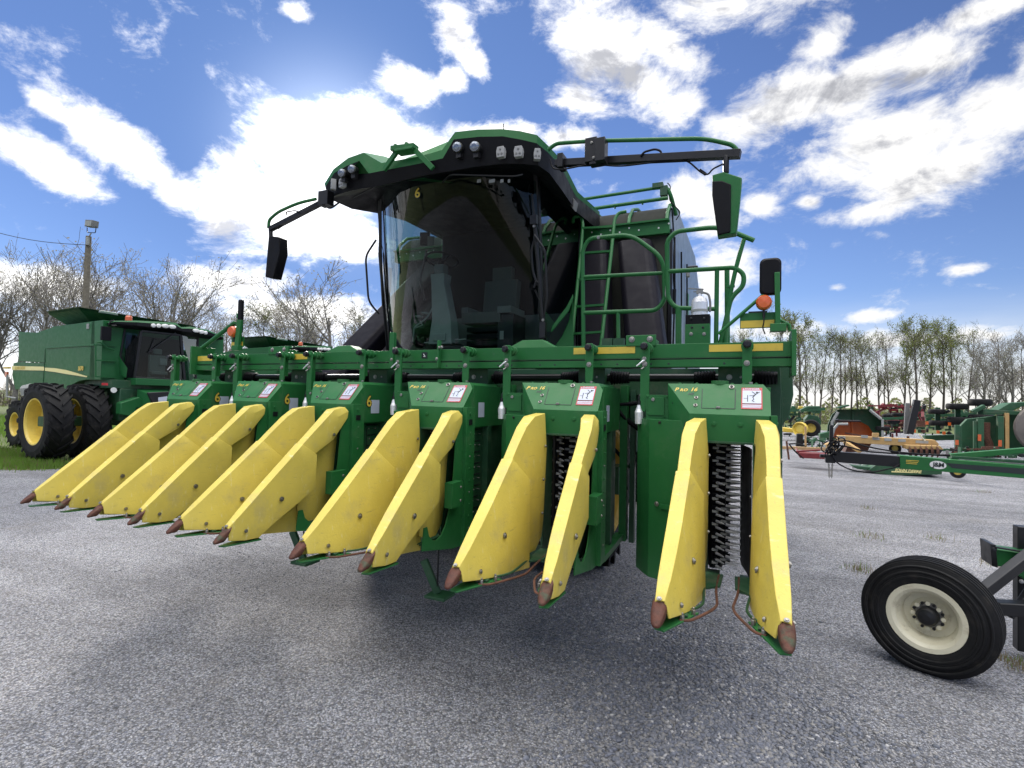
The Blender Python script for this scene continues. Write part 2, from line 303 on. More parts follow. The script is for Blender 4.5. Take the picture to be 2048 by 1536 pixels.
# ------------------------------------------------------------------ mesh building
class MB:
    def __init__(s): s.v = []; s.f = []; s.m = []; s.mats = []
    def mi(s, m):
        if m not in s.mats: s.mats.append(m)
        return s.mats.index(m)
    def add(s, vs, fs, m):
        k = len(s.v); i = s.mi(m)
        s.v += [tuple(v) for v in vs]
        for f in fs: s.f.append(tuple(k+a for a in f)); s.m.append(i)
        return s
    def box(s, c, sz, m, rot=None):
        c = Vector(c); h = Vector(sz)/2
        vs = []
        for x in (-1, 1):
            for y in (-1, 1):
                for z in (-1, 1):
                    p = Vector((x*h.x, y*h.y, z*h.z))
                    if rot is not None: p = rot @ p
                    vs.append(c+p)
        return s.add(vs, [(0, 1, 3, 2), (4, 6, 7, 5), (0, 4, 5, 1), (2, 3, 7, 6), (0, 2, 6, 4), (1, 5, 7, 3)], m)
    def bb(s, x0, x1, y0, y1, z0, z1, m):
        return s.box(((x0+x1)/2, (y0+y1)/2, (z0+z1)/2), (abs(x1-x0), abs(y1-y0), abs(z1-z0)), m)
    def beam(s, p0, p1, w, h, m, up=(0, 0, 1)):
        p0 = Vector(p0); p1 = Vector(p1); d = (p1-p0); L = d.length; d.normalize()
        up = Vector(up); x = d.cross(up)
        if x.length < 1e-3: x = d.cross(Vector((0, 1, 0)))
        x.normalize(); z = x.cross(d)
        vs = []
        for p in (p0, p1):
            for a, b in ((-1, -1), (1, -1), (1, 1), (-1, 1)): vs.append(p+x*(a*w/2)+z*(b*h/2))
        return s.add(vs, [(3, 2, 1, 0), (4, 5, 6, 7), (0, 1, 5, 4), (1, 2, 6, 5), (2, 3, 7, 6), (3, 0, 4, 7)], m)
    def tube(s, pts, r, m, n=8, closed=False):
        pts = [Vector(p) for p in pts]; N = len(pts)
        rr = r if isinstance(r, (list, tuple)) else [r]*N
        vs = []; ref = None
        for i, p in enumerate(pts):
            if closed: t = (pts[(i+1) % N]-pts[i-1])
            elif i == 0: t = pts[1]-p
            elif i == N-1: t = p-pts[-2]
            else: t = (pts[i+1]-p).normalized()+(p-pts[i-1]).normalized()
            if t.length < 1e-9: t = Vector((0, 0, 1))
            t.normalize()
            if ref is None: ref = t.orthogonal().normalized()
            else:
                ref = ref-t*ref.dot(t)
                if ref.length < 1e-6: ref = t.orthogonal()
                ref.normalize()
            b = t.cross(ref)
            for k in range(n):
                a = 2*math.pi*k/n
                vs.append(p+(ref*math.cos(a)+b*math.sin(a))*rr[i])
        fs = []
        for i in range(N if closed else N-1):
            j = (i+1) % N
            for k in range(n):
                q = (k+1) % n; fs.append((i*n+k, i*n+q, j*n+q, j*n+k))
        if not closed: fs.append(tuple(range(n-1, -1, -1))); fs.append(tuple((N-1)*n+k for k in range(n)))
        return s.add(vs, fs, m)
    def cyl(s, p0, p1, r0, m, r1=None, n=16): return s.tube([p0, p1], [r0, r0 if r1 is None else r1], m, n)
    def prism(s, poly, vec, m):
        vec = Vector(vec); a = [Vector(p) for p in poly]; n = len(a)
        vs = a+[p+vec for p in a]
        fs = [tuple(range(n)), tuple(range(2*n-1, n-1, -1))]+[(i, i+n, (i+1) % n+n, (i+1) % n) for i in range(n)]
        return s.add(vs, fs, m)
    def quad(s, a, b, c, d, m): return s.add([a, b, c, d], [(0, 1, 2, 3)], m)
    def lathe(s, o, axis, prof, m, n=32, ms=None):
        o = Vector(o); ax = Vector(axis).normalized(); u = ax.orthogonal().normalized(); w = ax.cross(u)
        for i in range(len(prof)-1):
            (r0, h0), (r1, h1) = prof[i], prof[i+1]
            vs = []
            for (r_, h_) in ((r0, h0), (r1, h1)):
                for k in range(n):
                    a = 2*math.pi*k/n; vs.append(o+ax*h_+(u*math.cos(a)+w*math.sin(a))*r_)
            fs = [(k, (k+1) % n, n+(k+1) % n, n+k) for k in range(n)]
            s.add(vs, fs, ms[i] if ms else m)
        return s
    def loft(s, rings, m, closed=True, caps=True):
        n = len(rings[0]); vs = [p for r_ in rings for p in r_]; fs = []
        for i in range(len(rings)-1):
            for k in range(n if closed else n-1):
                q = (k+1) % n; fs.append((i*n+k, i*n+q, (i+1)*n+q, (i+1)*n+k))
        if caps and closed: fs.append(tuple(range(n-1, -1, -1))); fs.append(tuple((len(rings)-1)*n+k for k in range(n)))
        return s.add(vs, fs, m)
    def bolt(s, p, d, r, m, h=None):
        p = Vector(p); d = Vector(d).normalized(); h = h or r*0.8
        s.cyl(p-d*0.002, p+d*h*0.35, r*1.5, m, n=14); return s.cyl(p, p+d*h, r, m, n=6)
    def text(s, txt, size, m, o, xd, yd, bold=0.0, shear=0.0, align='LEFT', depth=0.002, space=1.0):
        cu = bpy.data.curves.new('t', 'FONT'); cu.body = txt; cu.size = size; cu.align_x = align; cu.align_y = 'CENTER'
        cu.offset = bold; cu.shear = shear; cu.resolution_u = 3; cu.space_character = space
        ob = bpy.data.objects.new('t', cu); COL.objects.link(ob)
        bpy.context.view_layer.update()
        me = bpy.data.meshes.new_from_object(ob.evaluated_get(bpy.context.evaluated_depsgraph_get()))
        o = Vector(o); xd = Vector(xd).normalized(); yd = Vector(yd); yd = (yd-xd*yd.dot(xd)).normalized(); nd = xd.cross(yd)
        vs = [o+xd*v.co.x+yd*v.co.y+nd*depth for v in me.vertices]
        s.add(vs, [tuple(p.vertices) for p in me.polygons], m)
        bpy.data.objects.remove(ob); bpy.data.curves.remove(cu); bpy.data.meshes.remove(me)
        return s
    def mesh(s, name, angle=35):
        me = bpy.data.meshes.new(name); me.from_pydata(s.v, [], s.f)
        for k in s.mats: me.materials.append(M[k])
        me.polygons.foreach_set('material_index', s.m); me.update()
        if angle:
            me.shade_smooth(); me.set_sharp_from_angle(angle=R(angle))
        return me
    def build(s, name, parent=None, bevel=0.0, seg=2, angle=35, weld=False):
        o = bpy.data.objects.new(name, s.mesh(name, angle)); COL.objects.link(o)
        if parent: o.parent = parent
        if weld:
            w = o.modifiers.new('w', 'WELD'); w.merge_threshold = 0.0005
        if bevel:
            b = o.modifiers.new('b', 'BEVEL'); b.width = bevel; b.segments = seg; b.limit_method = 'ANGLE'; b.angle_limit = R(30)
            b.harden_normals = False
        return o
def fil(pts, rad=0.06, k=4):
    pts = [Vector(p) for p in pts]; out = [pts[0]]
    for i in range(1, len(pts)-1):
        a, b, c = pts[i-1], pts[i], pts[i+1]
        d0 = (a-b); d1 = (c-b); r0 = min(rad, d0.length*0.45, d1.length*0.45)
        p0 = b+d0.normalized()*r0; p1 = b+d1.normalized()*r0
        for j in range(k+1):
            t = j/k; out.append(p0*(1-t)**2+b*2*t*(1-t)+p1*t*t)
    out.append(pts[-1]); return out
def empty(name, loc=(0, 0, 0), rz=0.0, parent=None):
    o = bpy.data.objects.new(name, None); COL.objects.link(o); o.location = loc; o.rotation_euler = (0, 0, rz)
    o.empty_display_size = 0.3
    if parent: o.parent = parent
    return o
def tag(o, label=None, cat=None, group=None, kind=None):
    if label: o['label'] = label
    if cat: o['category'] = cat
    if group: o['group'] = group
    if kind: o['kind'] = kind
    return o
def thing(name, label, cat, loc=(0, 0, 0), rz=0.0, group=None): return tag(empty(name, loc, rz), label, cat, group)
def kids(o): return [c for c in bpy.data.objects if c.parent == o]
def copy_tree(o, parent=None, tree=None):
    c = o.copy(); COL.objects.link(c); c.parent = parent
    for ch in kids(o): copy_tree(ch, c)
    return c
import bmesh
def hull(mb, pts, m):
    bm = bmesh.new()
    for p in pts: bm.verts.new(p)
    bmesh.ops.convex_hull(bm, input=bm.verts)
    bmesh.ops.dissolve_limit(bm, angle_limit=R(2), verts=bm.verts, edges=bm.edges)
    bm.normal_update()
    vs = [v for v in bm.verts if v.link_faces]; ix = {v: i for i, v in enumerate(vs)}
    mb.add([v.co[:] for v in vs], [tuple(ix[v] for v in f.verts) for f in bm.faces], m); bm.free()

# ------------------------------------------------------------------ ground
def nodemat(name):
    m = bpy.data.materials.new(name); m.use_nodes = True; nt = m.node_tree
    def N(t, **k):
        n = nt.nodes.new(t)
        for a, b in k.items(): setattr(n, a, b)
        return n
    return m, nt, N, nt.nodes['Principled BSDF']
def gravel():
    m, nt, N, b = nodemat('gravel'); Lk = nt.links.new
    tc = N('ShaderNodeTexCoord')
    def noise(s, d=4, r=0.6):
        n = N('ShaderNodeTexNoise'); n.inputs['Scale'].default_value = s; n.inputs['Detail'].default_value = d; n.inputs['Roughness'].default_value = r
        Lk(tc.outputs['Object'], n.inputs['Vector']); return n
    def vor(s):
        v = N('ShaderNodeTexVoronoi'); v.inputs['Scale'].default_value = s; v.inputs['Randomness'].default_value = 1.0
        Lk(tc.outputs['Object'], v.inputs['Vector']); return v
    v1 = vor(88); v2 = vor(190)
    big = noise(0.55, 5, 0.65); mid = noise(3.0, 5, 0.6); fine = noise(300, 2)
    def mr(src, a, c, d, e):
        n = N('ShaderNodeMapRange'); n.inputs['From Min'].default_value = a; n.inputs['From Max'].default_value = c
        n.inputs['To Min'].default_value = d; n.inputs['To Max'].default_value = e; Lk(src, n.inputs[0]); return n.outputs[0]
    def mt(op, x, y):
        n = N('ShaderNodeMath', operation=op)
        for i, q in enumerate((x, y)):
            if isinstance(q, (int, float)): n.inputs[i].default_value = q
            else: Lk(q, n.inputs[i])
        return n.outputs[0]
    s1 = N('ShaderNodeSeparateColor'); Lk(v1.outputs['Color'], s1.inputs[0])
    s2 = N('ShaderNodeSeparateColor'); Lk(v2.outputs['Color'], s2.inputs[0])
    stone = mt('MULTIPLY', mr(s1.outputs[0], 0, 1, 0.46, 1.62), mr(s2.outputs[0], 0, 1, 0.72, 1.30))
    smp = N('ShaderNodeMapping'); smp.inputs['Rotation'].default_value = (0, 0, R(14)); smp.inputs['Scale'].default_value = (0.35, 1.7, 1); Lk(tc.outputs['Object'], smp.inputs[0])
    strk = N('ShaderNodeTexNoise'); strk.inputs['Scale'].default_value = 1.0; strk.inputs['Detail'].default_value = 6; strk.inputs['Roughness'].default_value = 0.62; Lk(smp.outputs[0], strk.inputs['Vector'])
    lo = mt('MULTIPLY', mr(big.outputs[0], 0.35, 0.65, 0.88, 1.14), mr(mid.outputs[0], 0.3, 0.7, 0.90, 1.10))
    lo = mt('MULTIPLY', lo, mr(strk.outputs[0], 0.36, 0.64, 0.84, 1.16))
    val = mt('MULTIPLY', stone, lo)
    # dark gaps between stones
    gap = mr(v1.outputs['Distance'], 0.35, 0.75, 1.0, 0.50)
    val = mt('MULTIPLY', val, gap)
    r1 = N('ShaderNodeValToRGB'); e = r1.color_ramp.elements
    e[0].color = (0.275, 0.282, 0.318, 1); e[1].color = (0.360, 0.345, 0.335, 1); e[1].position = 1.0
    x = r1.color_ramp.elements.new(0.6); x.color = (0.318, 0.322, 0.352, 1)
    Lk(s1.outputs[1], r1.inputs[0])
    sc = N('ShaderNodeVectorMath', operation='SCALE'); Lk(r1.outputs[0], sc.inputs[0]); Lk(val, sc.inputs['Scale'])
    # brown silt in patches
    pn = noise(0.8, 6, 0.7); pm = mr(pn.outputs[0], 0.58, 0.74, 0.0, 0.55)
    mx = N('ShaderNodeMix', data_type='RGBA'); Lk(pm, mx.inputs[0]); Lk(sc.outputs[0], mx.inputs[6]); mx.inputs[7].default_value = (0.20, 0.18, 0.155, 1)
    Lk(mx.outputs[2], b.inputs['Base Color'])
    b.inputs['Roughness'].default_value = 0.85
    h = mt('ADD', mt('MULTIPLY', mr(v1.outputs['Distance'], 0, 0.8, 1.0, 0.0), 0.8), mt('MULTIPLY', mr(v2.outputs['Distance'], 0, 0.8, 1.0, 0.0), 0.35))
    h = mt('ADD', h, mt('MULTIPLY', s1.outputs[2], 0.5))
    h = mt('ADD', h, mt('MULTIPLY', mid.outputs[0], 1.2))
    bp = N('ShaderNodeBump'); bp.inputs['Strength'].default_value = 1.0; bp.inputs['Distance'].default_value = 0.016
    Lk(h, bp.inputs['Height']); Lk(bp.outputs[0], b.inputs['Normal'])
    return m
def earth():
    m, nt, N, b = nodemat('grass_ground'); Lk = nt.links.new
    tc = N('ShaderNodeTexCoord'); n = N('ShaderNodeTexNoise'); n.inputs['Scale'].default_value = 0.35; n.inputs['Detail'].default_value = 8; n.inputs['Roughness'].default_value = 0.7
    Lk(tc.outputs['Object'], n.inputs['Vector'])
    r = N('ShaderNodeValToRGB'); e = r.color_ramp.elements; e[0].position = 0.3; e[1].position = 0.7
    e[0].color = (0.055, 0.085, 0.022, 1); e[1].color = (0.13, 0.15, 0.05, 1); Lk(n.outputs[0], r.inputs[0]); Lk(r.outputs[0], b.inputs['Base Color'])
    b.inputs['Roughness'].default_value = 0.95
    n2 = N('ShaderNodeTexNoise'); n2.inputs['Scale'].default_value = 14; n2.inputs['Detail'].default_value = 4; Lk(tc.outputs['Object'], n2.inputs['Vector'])
    bp = N('ShaderNodeBump'); bp.inputs['Strength'].default_value = 0.8; bp.inputs['Distance'].default_value = 0.08; Lk(n2.outputs[0], bp.inputs['Height']); Lk(bp.outputs[0], b.inputs['Normal'])
    return m
M['gravel'] = gravel(); M['earth'] = earth()
g = MB(); g.quad((-3000, -3000, -0.004), (3000, -3000, -0.004), (3000, 3000, -0.004), (-3000, 3000, -0.004), 'earth')
tag(g.build('ground', angle=0), kind='structure')
rg = random.Random(3)
yard = []
outline = [(-14.6, 4.2), (-12, 9.5), (-22.5, 10.5), (-30, 15), (-18, 24), (-8, 38), (0, 44), (14, 46), (40, 44), (60, 20), (50, -30), (0, -45), (-40, -30), (-34, -4), (-24, 2.6), (-19, 3.6)]
for i in range(len(outline)):
    a = Vector((*outline[i], 0)); c = Vector((*outline[(i+1) % len(outline)], 0))
    n = max(2, int((c-a).length/0.6))
    for k in range(n):
        p = a.lerp(c, k/n); yard.append((p.x+rg.uniform(-.22, .22), p.y+rg.uniform(-.22, .22), 0))
g = MB(); g.add(yard, [tuple(range(len(yard)))], 'gravel')
tag(g.build('gravel_yard', angle=0), kind='structure')

# loose stones lying on the yard, real geometry near the camera
def stones():
    rs = np.random.RandomState(5)
    tpl = []; 
    for k in range(5):
        v = rs.randn(9, 3); v /= np.linalg.norm(v, axis=1)[:, None]; v *= rs.uniform(.75, 1.1, (9, 1)); v[:, 2] *= .62
        bm = bmesh.new()
        for p in v: bm.verts.new(p)
        bmesh.ops.convex_hull(bm, input=bm.verts); bmesh.ops.triangulate(bm, faces=bm.faces)
        vs = [q for q in bm.verts if q.link_faces]; ix = {q: i for i, q in enumerate(vs)}
        tpl.append((np.array([q.co[:] for q in vs]), np.array([[ix[q] for q in f.verts] for f in bm.faces]))); bm.free()
    N = 34000
    # density falls with distance; an extra drift of coarse stones right of centre
    r = 0.7+8.5*rs.rand(N)**1.15; a = np.radians(rs.uniform(-80, 30, N))
    px = CAM.x+np.sin(a)*r; py = CAM.y+np.cos(a)*r
    n2 = 21000; t = rs.rand(n2)**.8; qx = 1215+300*t+rs.randn(n2)*(95+60*t); qy = 1165+400*t+rs.randn(n2)*45
    qy = np.clip(qy, 1040, 1640)
    D3 = np.array(_fw)[None]+np.array(_r2)[None]*((qx-1024)/F)[:, None]-np.array(_u2)[None]*((qy-768)/F)[:, None]
    tt = -CAM.z/D3[:, 2]; dx = CAM.x+D3[:, 0]*tt; dy = CAM.y+D3[:, 1]*tt
    px = np.r_[px, dx]; py = np.r_[py, dy]
    sz = 0.0045+0.0085*rs.rand(N)**3; sz = np.r_[sz, (0.007+0.015*rs.rand(n2)**1.8)]
    rr = np.hypot(px-CAM.x, py-CAM.y); sz *= 1+0.0*rr
    keep = (rr > .5)
    px, py, sz = px[keep], py[keep], sz[keep]
    V = []; Fc = []; k = 0
    for ti in range(5):
        sel = np.arange(ti, len(px), 5); v, f = tpl[ti]
        an = rs.uniform(0, 2*np.pi, len(sel)); c, s = np.cos(an), np.sin(an)
        st = rs.uniform(.7, 1.3, (len(sel), 2))
        vx = v[None, :, 0]*st[:, 0:1]; vy = v[None, :, 1]*st[:, 1:2]
        X = (vx*c[:, None]-vy*s[:, None])*sz[sel][:, None]+px[sel][:, None]
        Y = (vx*s[:, None]+vy*c[:, None])*sz[sel][:, None]+py[sel][:, None]
        Z = v[None, :, 2]*sz[sel][:, None]+sz[sel][:, None]*.08
        P = np.stack([X, Y, Z], -1).reshape(-1, 3); V.append(P)
        ff = (f[None]+(np.arange(len(sel))*len(v))[:, None, None]+k).reshape(-1, 3); Fc.append(ff); k += len(P)
    V = np.concatenate(V); Fc = np.concatenate(Fc)
    me = bpy.data.meshes.new('loose_stones'); me.vertices.add(len(V)); me.vertices.foreach_set('co', V.ravel())
    me.loops.add(len(Fc)*3); me.loops.foreach_set('vertex_index', Fc.ravel().astype(np.int32))
    me.polygons.add(len(Fc)); me.polygons.foreach_set('loop_start', (np.arange(len(Fc))*3).astype(np.int32)); me.polygons.foreach_set('loop_total', np.full(len(Fc), 3, np.int32))
    me.update(calc_edges=True)
    m, nt, N_, b = nodemat('stone'); gi = N_('ShaderNodeNewGeometry'); r = N_('ShaderNodeValToRGB'); e = r.color_ramp.elements
    e[0].color = (0.11, 0.12, 0.145, 1); e[1].color = (0.50, 0.49, 0.50, 1)
    x = e.new(0.5); x.color = (0.185, 0.195, 0.235, 1); x = e.new(0.93); x.color = (0.27, 0.26, 0.25, 1)
    nt.links.new(gi.outputs['Random Per Island'], r.inputs[0]); nt.links.new(r.outputs[0], b.inputs['Base Color']); b.inputs['Roughness'].default_value = 0.8
    me.materials.append(m)
    o = bpy.data.objects.new('loose_stones', me); COL.objects.link(o)
    tag(o, 'loose grey crushed stones lying on the yard in front of the machine', 'gravel', kind='stuff')
stones()

# ------------------------------------------------------------------ cotton picker: one row unit
def divider(s):
    """yellow divider shield, s=+1 right, s=-1 left (mirrored)"""
    mb = MB()
    f = lambda p: (p[0]*s, p[1], p[2])
    lower = [
     [(.250, .085, .925), (.250, .082, .962), (.246, .078, 1.002), (.208, .078, 1.006), (.196, .085, .97), (.188, .088, .935)],
     [(.252, .190, .905), (.252, .180, .985), (.249, .160, 1.072), (.194, .160, 1.076), (.176, .180, 1.00), (.158, .200, .915)],
     [(.250, .290, .900), (.251, .280, 1.05), (.247, .260, 1.158), (.184, .260, 1.162), (.160, .285, 1.03), (.135, .310, .897)],
     [(.249, .400, .968), (.250, .390, 1.12), (.244, .375, 1.255), (.177, .375, 1.259), (.143, .405, 1.10), (.120, .450, .875)],
     [(.248, .600, 1.072), (.248, .570, 1.25), (.241, .520, 1.378), (.172, .520, 1.382), (.123, .590, 1.15), (.107, .610, .850)],
     [(.248, .738, 1.155), (.247, .745, 1.385), (.238, .622, 1.466), (.168, .622, 1.470), (.113, .757, 1.34), (.100, .750, .828)]]
    # refine along the length and across
    def refine(S, n):
        out = []
        for i in range(len(S)-1):
            for k in range(n):
                t = k/n; out.append([tuple(a*(1-t)+b*t for a, b in zip(p, q)) for p, q in zip(S[i], S[i+1])])
        out.append(S[-1]); return out
    def across(sec):
        o = []
        for i in range(len(sec)-1):
            n = 1 if i == 2 else 2
            for k in range(n):
                t = k/n; o.append(Vector(sec[i]).lerp(Vector(sec[i+1]), t))
        o.append(Vector(sec[-1])); return o
    rings = [[f(q) for q in across(S)] for S in refine(lower, 2)]
    mb.loft(rings, 'yellow', closed=False)
    # turned-in hem at the rear and lower edges
    upper = [
     [(.240, .665, 1.345), (.240, .630, 1.40), (.230, .575, 1.420), (.172, .575, 1.424), (.140, .660, 1.25), (.132, .690, .935)],
     [(.238, .760, 1.405), (.238, .735, 1.475), (.232, .700, 1.530), (.172, .700, 1.534), (.134, .780, 1.30), (.127, .780, .895)],
     [(.238, .900, 1.480), (.240, .870, 1.575), (.234, .830, 1.640), (.166, .830, 1.645), (.124, .890, 1.33), (.120, .900, .890)],
     [(.236, .975, 1.560), (.240, .940, 1.650), (.222, .915, 1.702), (.146, .915, 1.704), (.117, .970, 1.40), (.1135, .985, .950)],
     [(.226, 1.055, 1.640), (.218, 1.070, 1.690), (.194, 1.055, 1.722), (.128, 1.055, 1.722), (.1125, 1.055, 1.50), (.111, 1.012, 1.060)]]
    mb.loft([[f(q) for q in across(S)] for S in refine(upper, 2)], 'yellow', closed=False)
    # closed top end
    e = [f(q) for q in upper[-1]]
    return mb
def divider_objs(s, parent):
    mb = divider(s)
    o = mb.build('row_divider', parent, angle=40)
    so = o.modifiers.new('s', 'SOLIDIFY'); so.thickness = 0.009; so.offset = 1.0 if s > 0 else -1.0
    b = o.modifiers.new('b', 'BEVEL'); b.width = 0.010; b.segments = 3; b.limit_method = 'ANGLE'; b.angle_limit = R(18)
    bt = MB()
    f = lambda x, y, z: (x*s, y, z)
    for (p, d, r) in [((.260, .446, 1.12), (1, 0, 0), .010), ((.261, .19, .965), (1, 0, 0), .007), ((.248, .90, 1.52), (1, 0, 0), .007),
                      ((.130, .446, 1.08), (-1, 0, .2), .010), ((.155, .21, .955), (-1, 0, .2), .007),
                      ((.107, 1.02, 1.515), (-1, 0, 0), .006), ((.106, .99, 1.309), (-1, 0, 0), .006), ((.104, .97, 1.103), (-1, 0, 0), .006)]:
        pp = f(*p); dd = (d[0]*s, d[1], d[2])
        bt.cyl(Vector(pp)-Vector(dd)*.004, Vector(pp)+Vector(dd)*.002, r*1.6, 'zinc', n=16)
        bt.bolt(Vector(pp)+Vector(dd)*.002, dd, r*.8, 'zinc', r*.5)
    bt.build('shield_bolts', o, angle=30)
    n = MB()
    def ring(c, hw, hz, tilt, k=14):
        out = []
        for i in range(k):
            a = 2*math.pi*i/k; ca, sa = math.cos(a), math.sin(a)
            q = abs(ca)**.8*(1 if ca > 0 else -1), abs(sa)**.8*(1 if sa > 0 else -1)
            out.append(Vector((s*c[0]+hw*q[0], c[1]-tilt*hz*q[1]*-1, c[2]+hz*q[1])))
        return out
    n.loft([ring((.230, .002, .928), .005, .005, 0), ring((.230, .008, .932), .016, .011, .3), ring((.230, .028, .944), .024, .024, .5), ring((.230, .055, .960), .029, .038, .6), ring((.229, .078, .968), .031, .047, .6)], 'rust')
    n.bolt((.229*s, .078, 1.013), (0, -.5, .85), .007, 'zinc')
    n.build('divider_nose', parent, bevel=0.002, angle=50)
    # green shoe plate with stalk lifter rods
    p = MB()
    p.prism([f(.245, .06, .893), f(.250, .31, .880), f(.16, .335, .880), f(.098, .335, .882), f(.155, .185, .886), f(.205, .05, .892)], (0, 0, .008), 'green')
    for (x, y) in ((.155, .215), (.118, .30), (.185, .235)): p.cyl(f(x, y, .885), f(x, y, .912), .010, 'zinc', n=6); p.cyl(f(x, y, .912), f(x, y, .922), .006, 'zinc', n=8)
    p.box(f(.16, .255, .900), (.05, .03, .010), 'green2')
    p.build('shoe_plate', parent, bevel=0.0015); p = MB()
    p.prism([f(.12, .72, .862), f(.035, .80, .862), f(.028, 1.0, .862), f(.13, 1.02, .862)], (0, 0, .012), 'green2')
    p.build('heel_plate', parent, bevel=0.0015)
    for mt_, P in (('rusty', [(.165, .20, .893), (.120, .235, .888), (.075, .345, .884), (.045, .43, .880), (.033, .52, .872), (.052, .75, .868), (.050, .98, .872)]), ('green2', [(.175, .29, .898), (.115, .365, .893), (.090, .455, .888), (.100, .62, .880), (.118, .82, .875)])):
        q = MB(); q.tube(fil([f(*c) for c in P], .07, 5), .0062, mt_, n=8)
        q.build('lifter_rod', parent)

def make_unit(root):
    b = MB(); G = 'green'
    # front cover with the sloping panel
    hull(b, [(.200, 1.10, 1.590), (.204, 1.10, 1.742), (.204, 1.10, 1.70), (.168, 1.26, 1.924), (.203, 1.235, 1.88), (-.224, 1.10, 1.746), (-.225, 1.10, 1.59), (-.371, 1.26, 1.926), (-.37, 1.33, 1.70), (-.37, 1.33, 1.62), (.168, 1.75, 1.925), (.203, 1.75, 1.88), (-.371, 1.75, 1.926), (-.37, 1.75, 1.60), (.204, 1.75, 1.60)], G)
    b.box((-.012, 1.105, 1.587), (.33, .05, .012), 'green2')
    sl = Vector((0, .16, .18)).normalized(); nn_ = Vector((0, -.75, .66)).normalized()
    def onp(x, t, d=0.0): return Vector((x, 1.10, 1.745))+sl*t+nn_*d          # point on the sloping panel
    # service hatch outline, bolts
    for (x0, t0, x1, t1) in ((-.16, .045, .02, .045), (-.16, .045, -.165, .20), (.02, .045, .02, .20)):
        b.beam(onp(x0, t0, .001), onp(x1, t1, .001), .004, .002, 'decalk', up=nn_)
    for (x, t, r) in ((-.002, .215, .012), (-.195, .125, .009), (-.195, .065, .009)):
        b.cyl(onp(x, t, 0), onp(x, t, .005), r*1.3, 'zinc', n=16); b.cyl(onp(x, t, .005), onp(x, t, .010), r*.7, 'blackm', n=12)
    b.box(onp(-.07, .05, .004), (.022, .012, .012), 'zinc')
    b.cyl((-.07, 1.30, 1.92), (-.07, 1.30, 1.945), .05, G, n=20); b.cyl((.10, 1.34, 1.92), (.10, 1.34, 1.94), .012, 'zinc', n=8)
    for x in (-.30, -.2, .0, .06, .13): b.bolt((x, 1.275, 1.927), (0, 0, 1), .007, G)
    for x in (-.09, .05): b.bolt((x, 1.10, 1.69), (0, -1, 0), .010, G)
    # gearbox on the left, with round breather hole in the facet
    b.bb(-.515, -.36, 1.33, 1.72, 1.70, 1.855, G)
    b.bb(-.50, -.40, 1.322, 1.33, 1.725, 1.84, G)
    for (x, z) in ((-.50, 1.735), (-.505, 1.845), (-.40, 1.72), (-.385, 1.845), (-.375, 1.79)): b.bolt((x, 1.33, z), (0, -1, 0), .007, G)
    b.cyl((-.47, 1.33, 1.825), (-.47, 1.315, 1.825), .011, 'zinc', n=14)
    b.cyl((-.335, 1.262, 1.80), (-.322, 1.236, 1.81), .016, 'blackm', n=16)
    # left cabinet (picking drum housing)
    b.prism([(-.245, 1.14, .725), (-.475, 1.235, .725), (-.580, 1.40, .725), (-.580, 2.02, .725), (-.245, 2.02, .725)], (0, 0, .975), G)
    b.beam((-.252, 1.136, .735), (-.252, 1.136, 1.695), .012, .008, 'green2', up=(0, 1, 0))
    b.bolt((-.41, 1.205, 1.683), (-.38, -.92, 0), .006, 'blackm'); b.bolt((-.42, 1.195, 1.185), (-.38, -.92, 0), .010, 'zinc')
    b.beam((-.40, 1.19, 1.175), (-.29, 1.145, 1.175), .03, .004, G, up=(0, 1, 0))
    # inner cheeks of the row opening
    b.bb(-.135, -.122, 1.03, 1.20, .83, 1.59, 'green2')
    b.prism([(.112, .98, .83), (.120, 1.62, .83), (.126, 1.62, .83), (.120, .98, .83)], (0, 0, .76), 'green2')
    # right hand frame: post, side plate with scooped cut-out, rear box
    b.bb(.196, .236, 1.10, 1.225, .785, 1.745, G)
    b.prism([(.200, y, z) for (y, z) in [(.615, .868), (.632, 1.005), (.668, 1.005), (.690, .945), (.735, .905), (.785, .897), (.840, .915), (.890, .965), (.930, 1.045), (.962, 1.15), (.985, 1.30), (1.0, 1.50), (1.02, 1.70), (1.11, 1.70), (1.11, .785), (1.0, .79)]], (.008, 0, 0), G)
    b.bb(.205, .262, .872, 1.02, 1.085, 1.25, G)
    b.bolt((.262, .99, 1.21), (1, 0, 0), .007, 'zinc'); b.bolt((.262, .99, 1.12), (1, 0, 0), .007, 'zinc')
    b.bb(.10, .205, 1.25, 1.80, 1.60, 1.905, G)
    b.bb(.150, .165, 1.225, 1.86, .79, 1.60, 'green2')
    b.bb(.196, .25, 1.86, 1.95, .76, 1.93, G); b.bb(.262, .30, 1.92, 1.99, .74, 1.90, 'green2')
    b.bb(.17, .235, 1.225, 1.90, .775, .815, G); b.bb(.15, .21, 1.50, 1.56, .80, 1.6, 'green2')
    for k in range(9):
        z = .88+k*.083; b.bolt((.165, 1.36+.01*(k % 2), z), (1, 0, 0), .005, 'zinc'); b.cyl((.165, 1.42, z), (.185, 1.42, z), .004, 'zinc', n=6); b.bolt((.236, 1.16, z+.02), (1, 0, 0), .005, G if k % 3 else 'zinc')
        b.cyl((.166, 1.33, z+.03), (.166, 1.45, z+.03), .0045, 'blackm', n=6)
        if k % 2: b.bolt((.25, 1.90, z), (1, 0, 0), .006, 'zinc')
    b.bb(.165, .169, 1.33, 1.335, .85, 1.55, 'blackm')
    b.bolt((.236, 1.15, 1.70), (1, 0, 0), .008, G); b.bb(.236, .240, 1.13, 1.18, 1.62, 1.66, 'blackm')
    # bottom skid behind the noses
    b.bb(-.13, -.06, 1.0, 1.3, .79, .81, 'green2'); b.bb(.05, .13, .95, 1.25, .80, .815, 'green2')
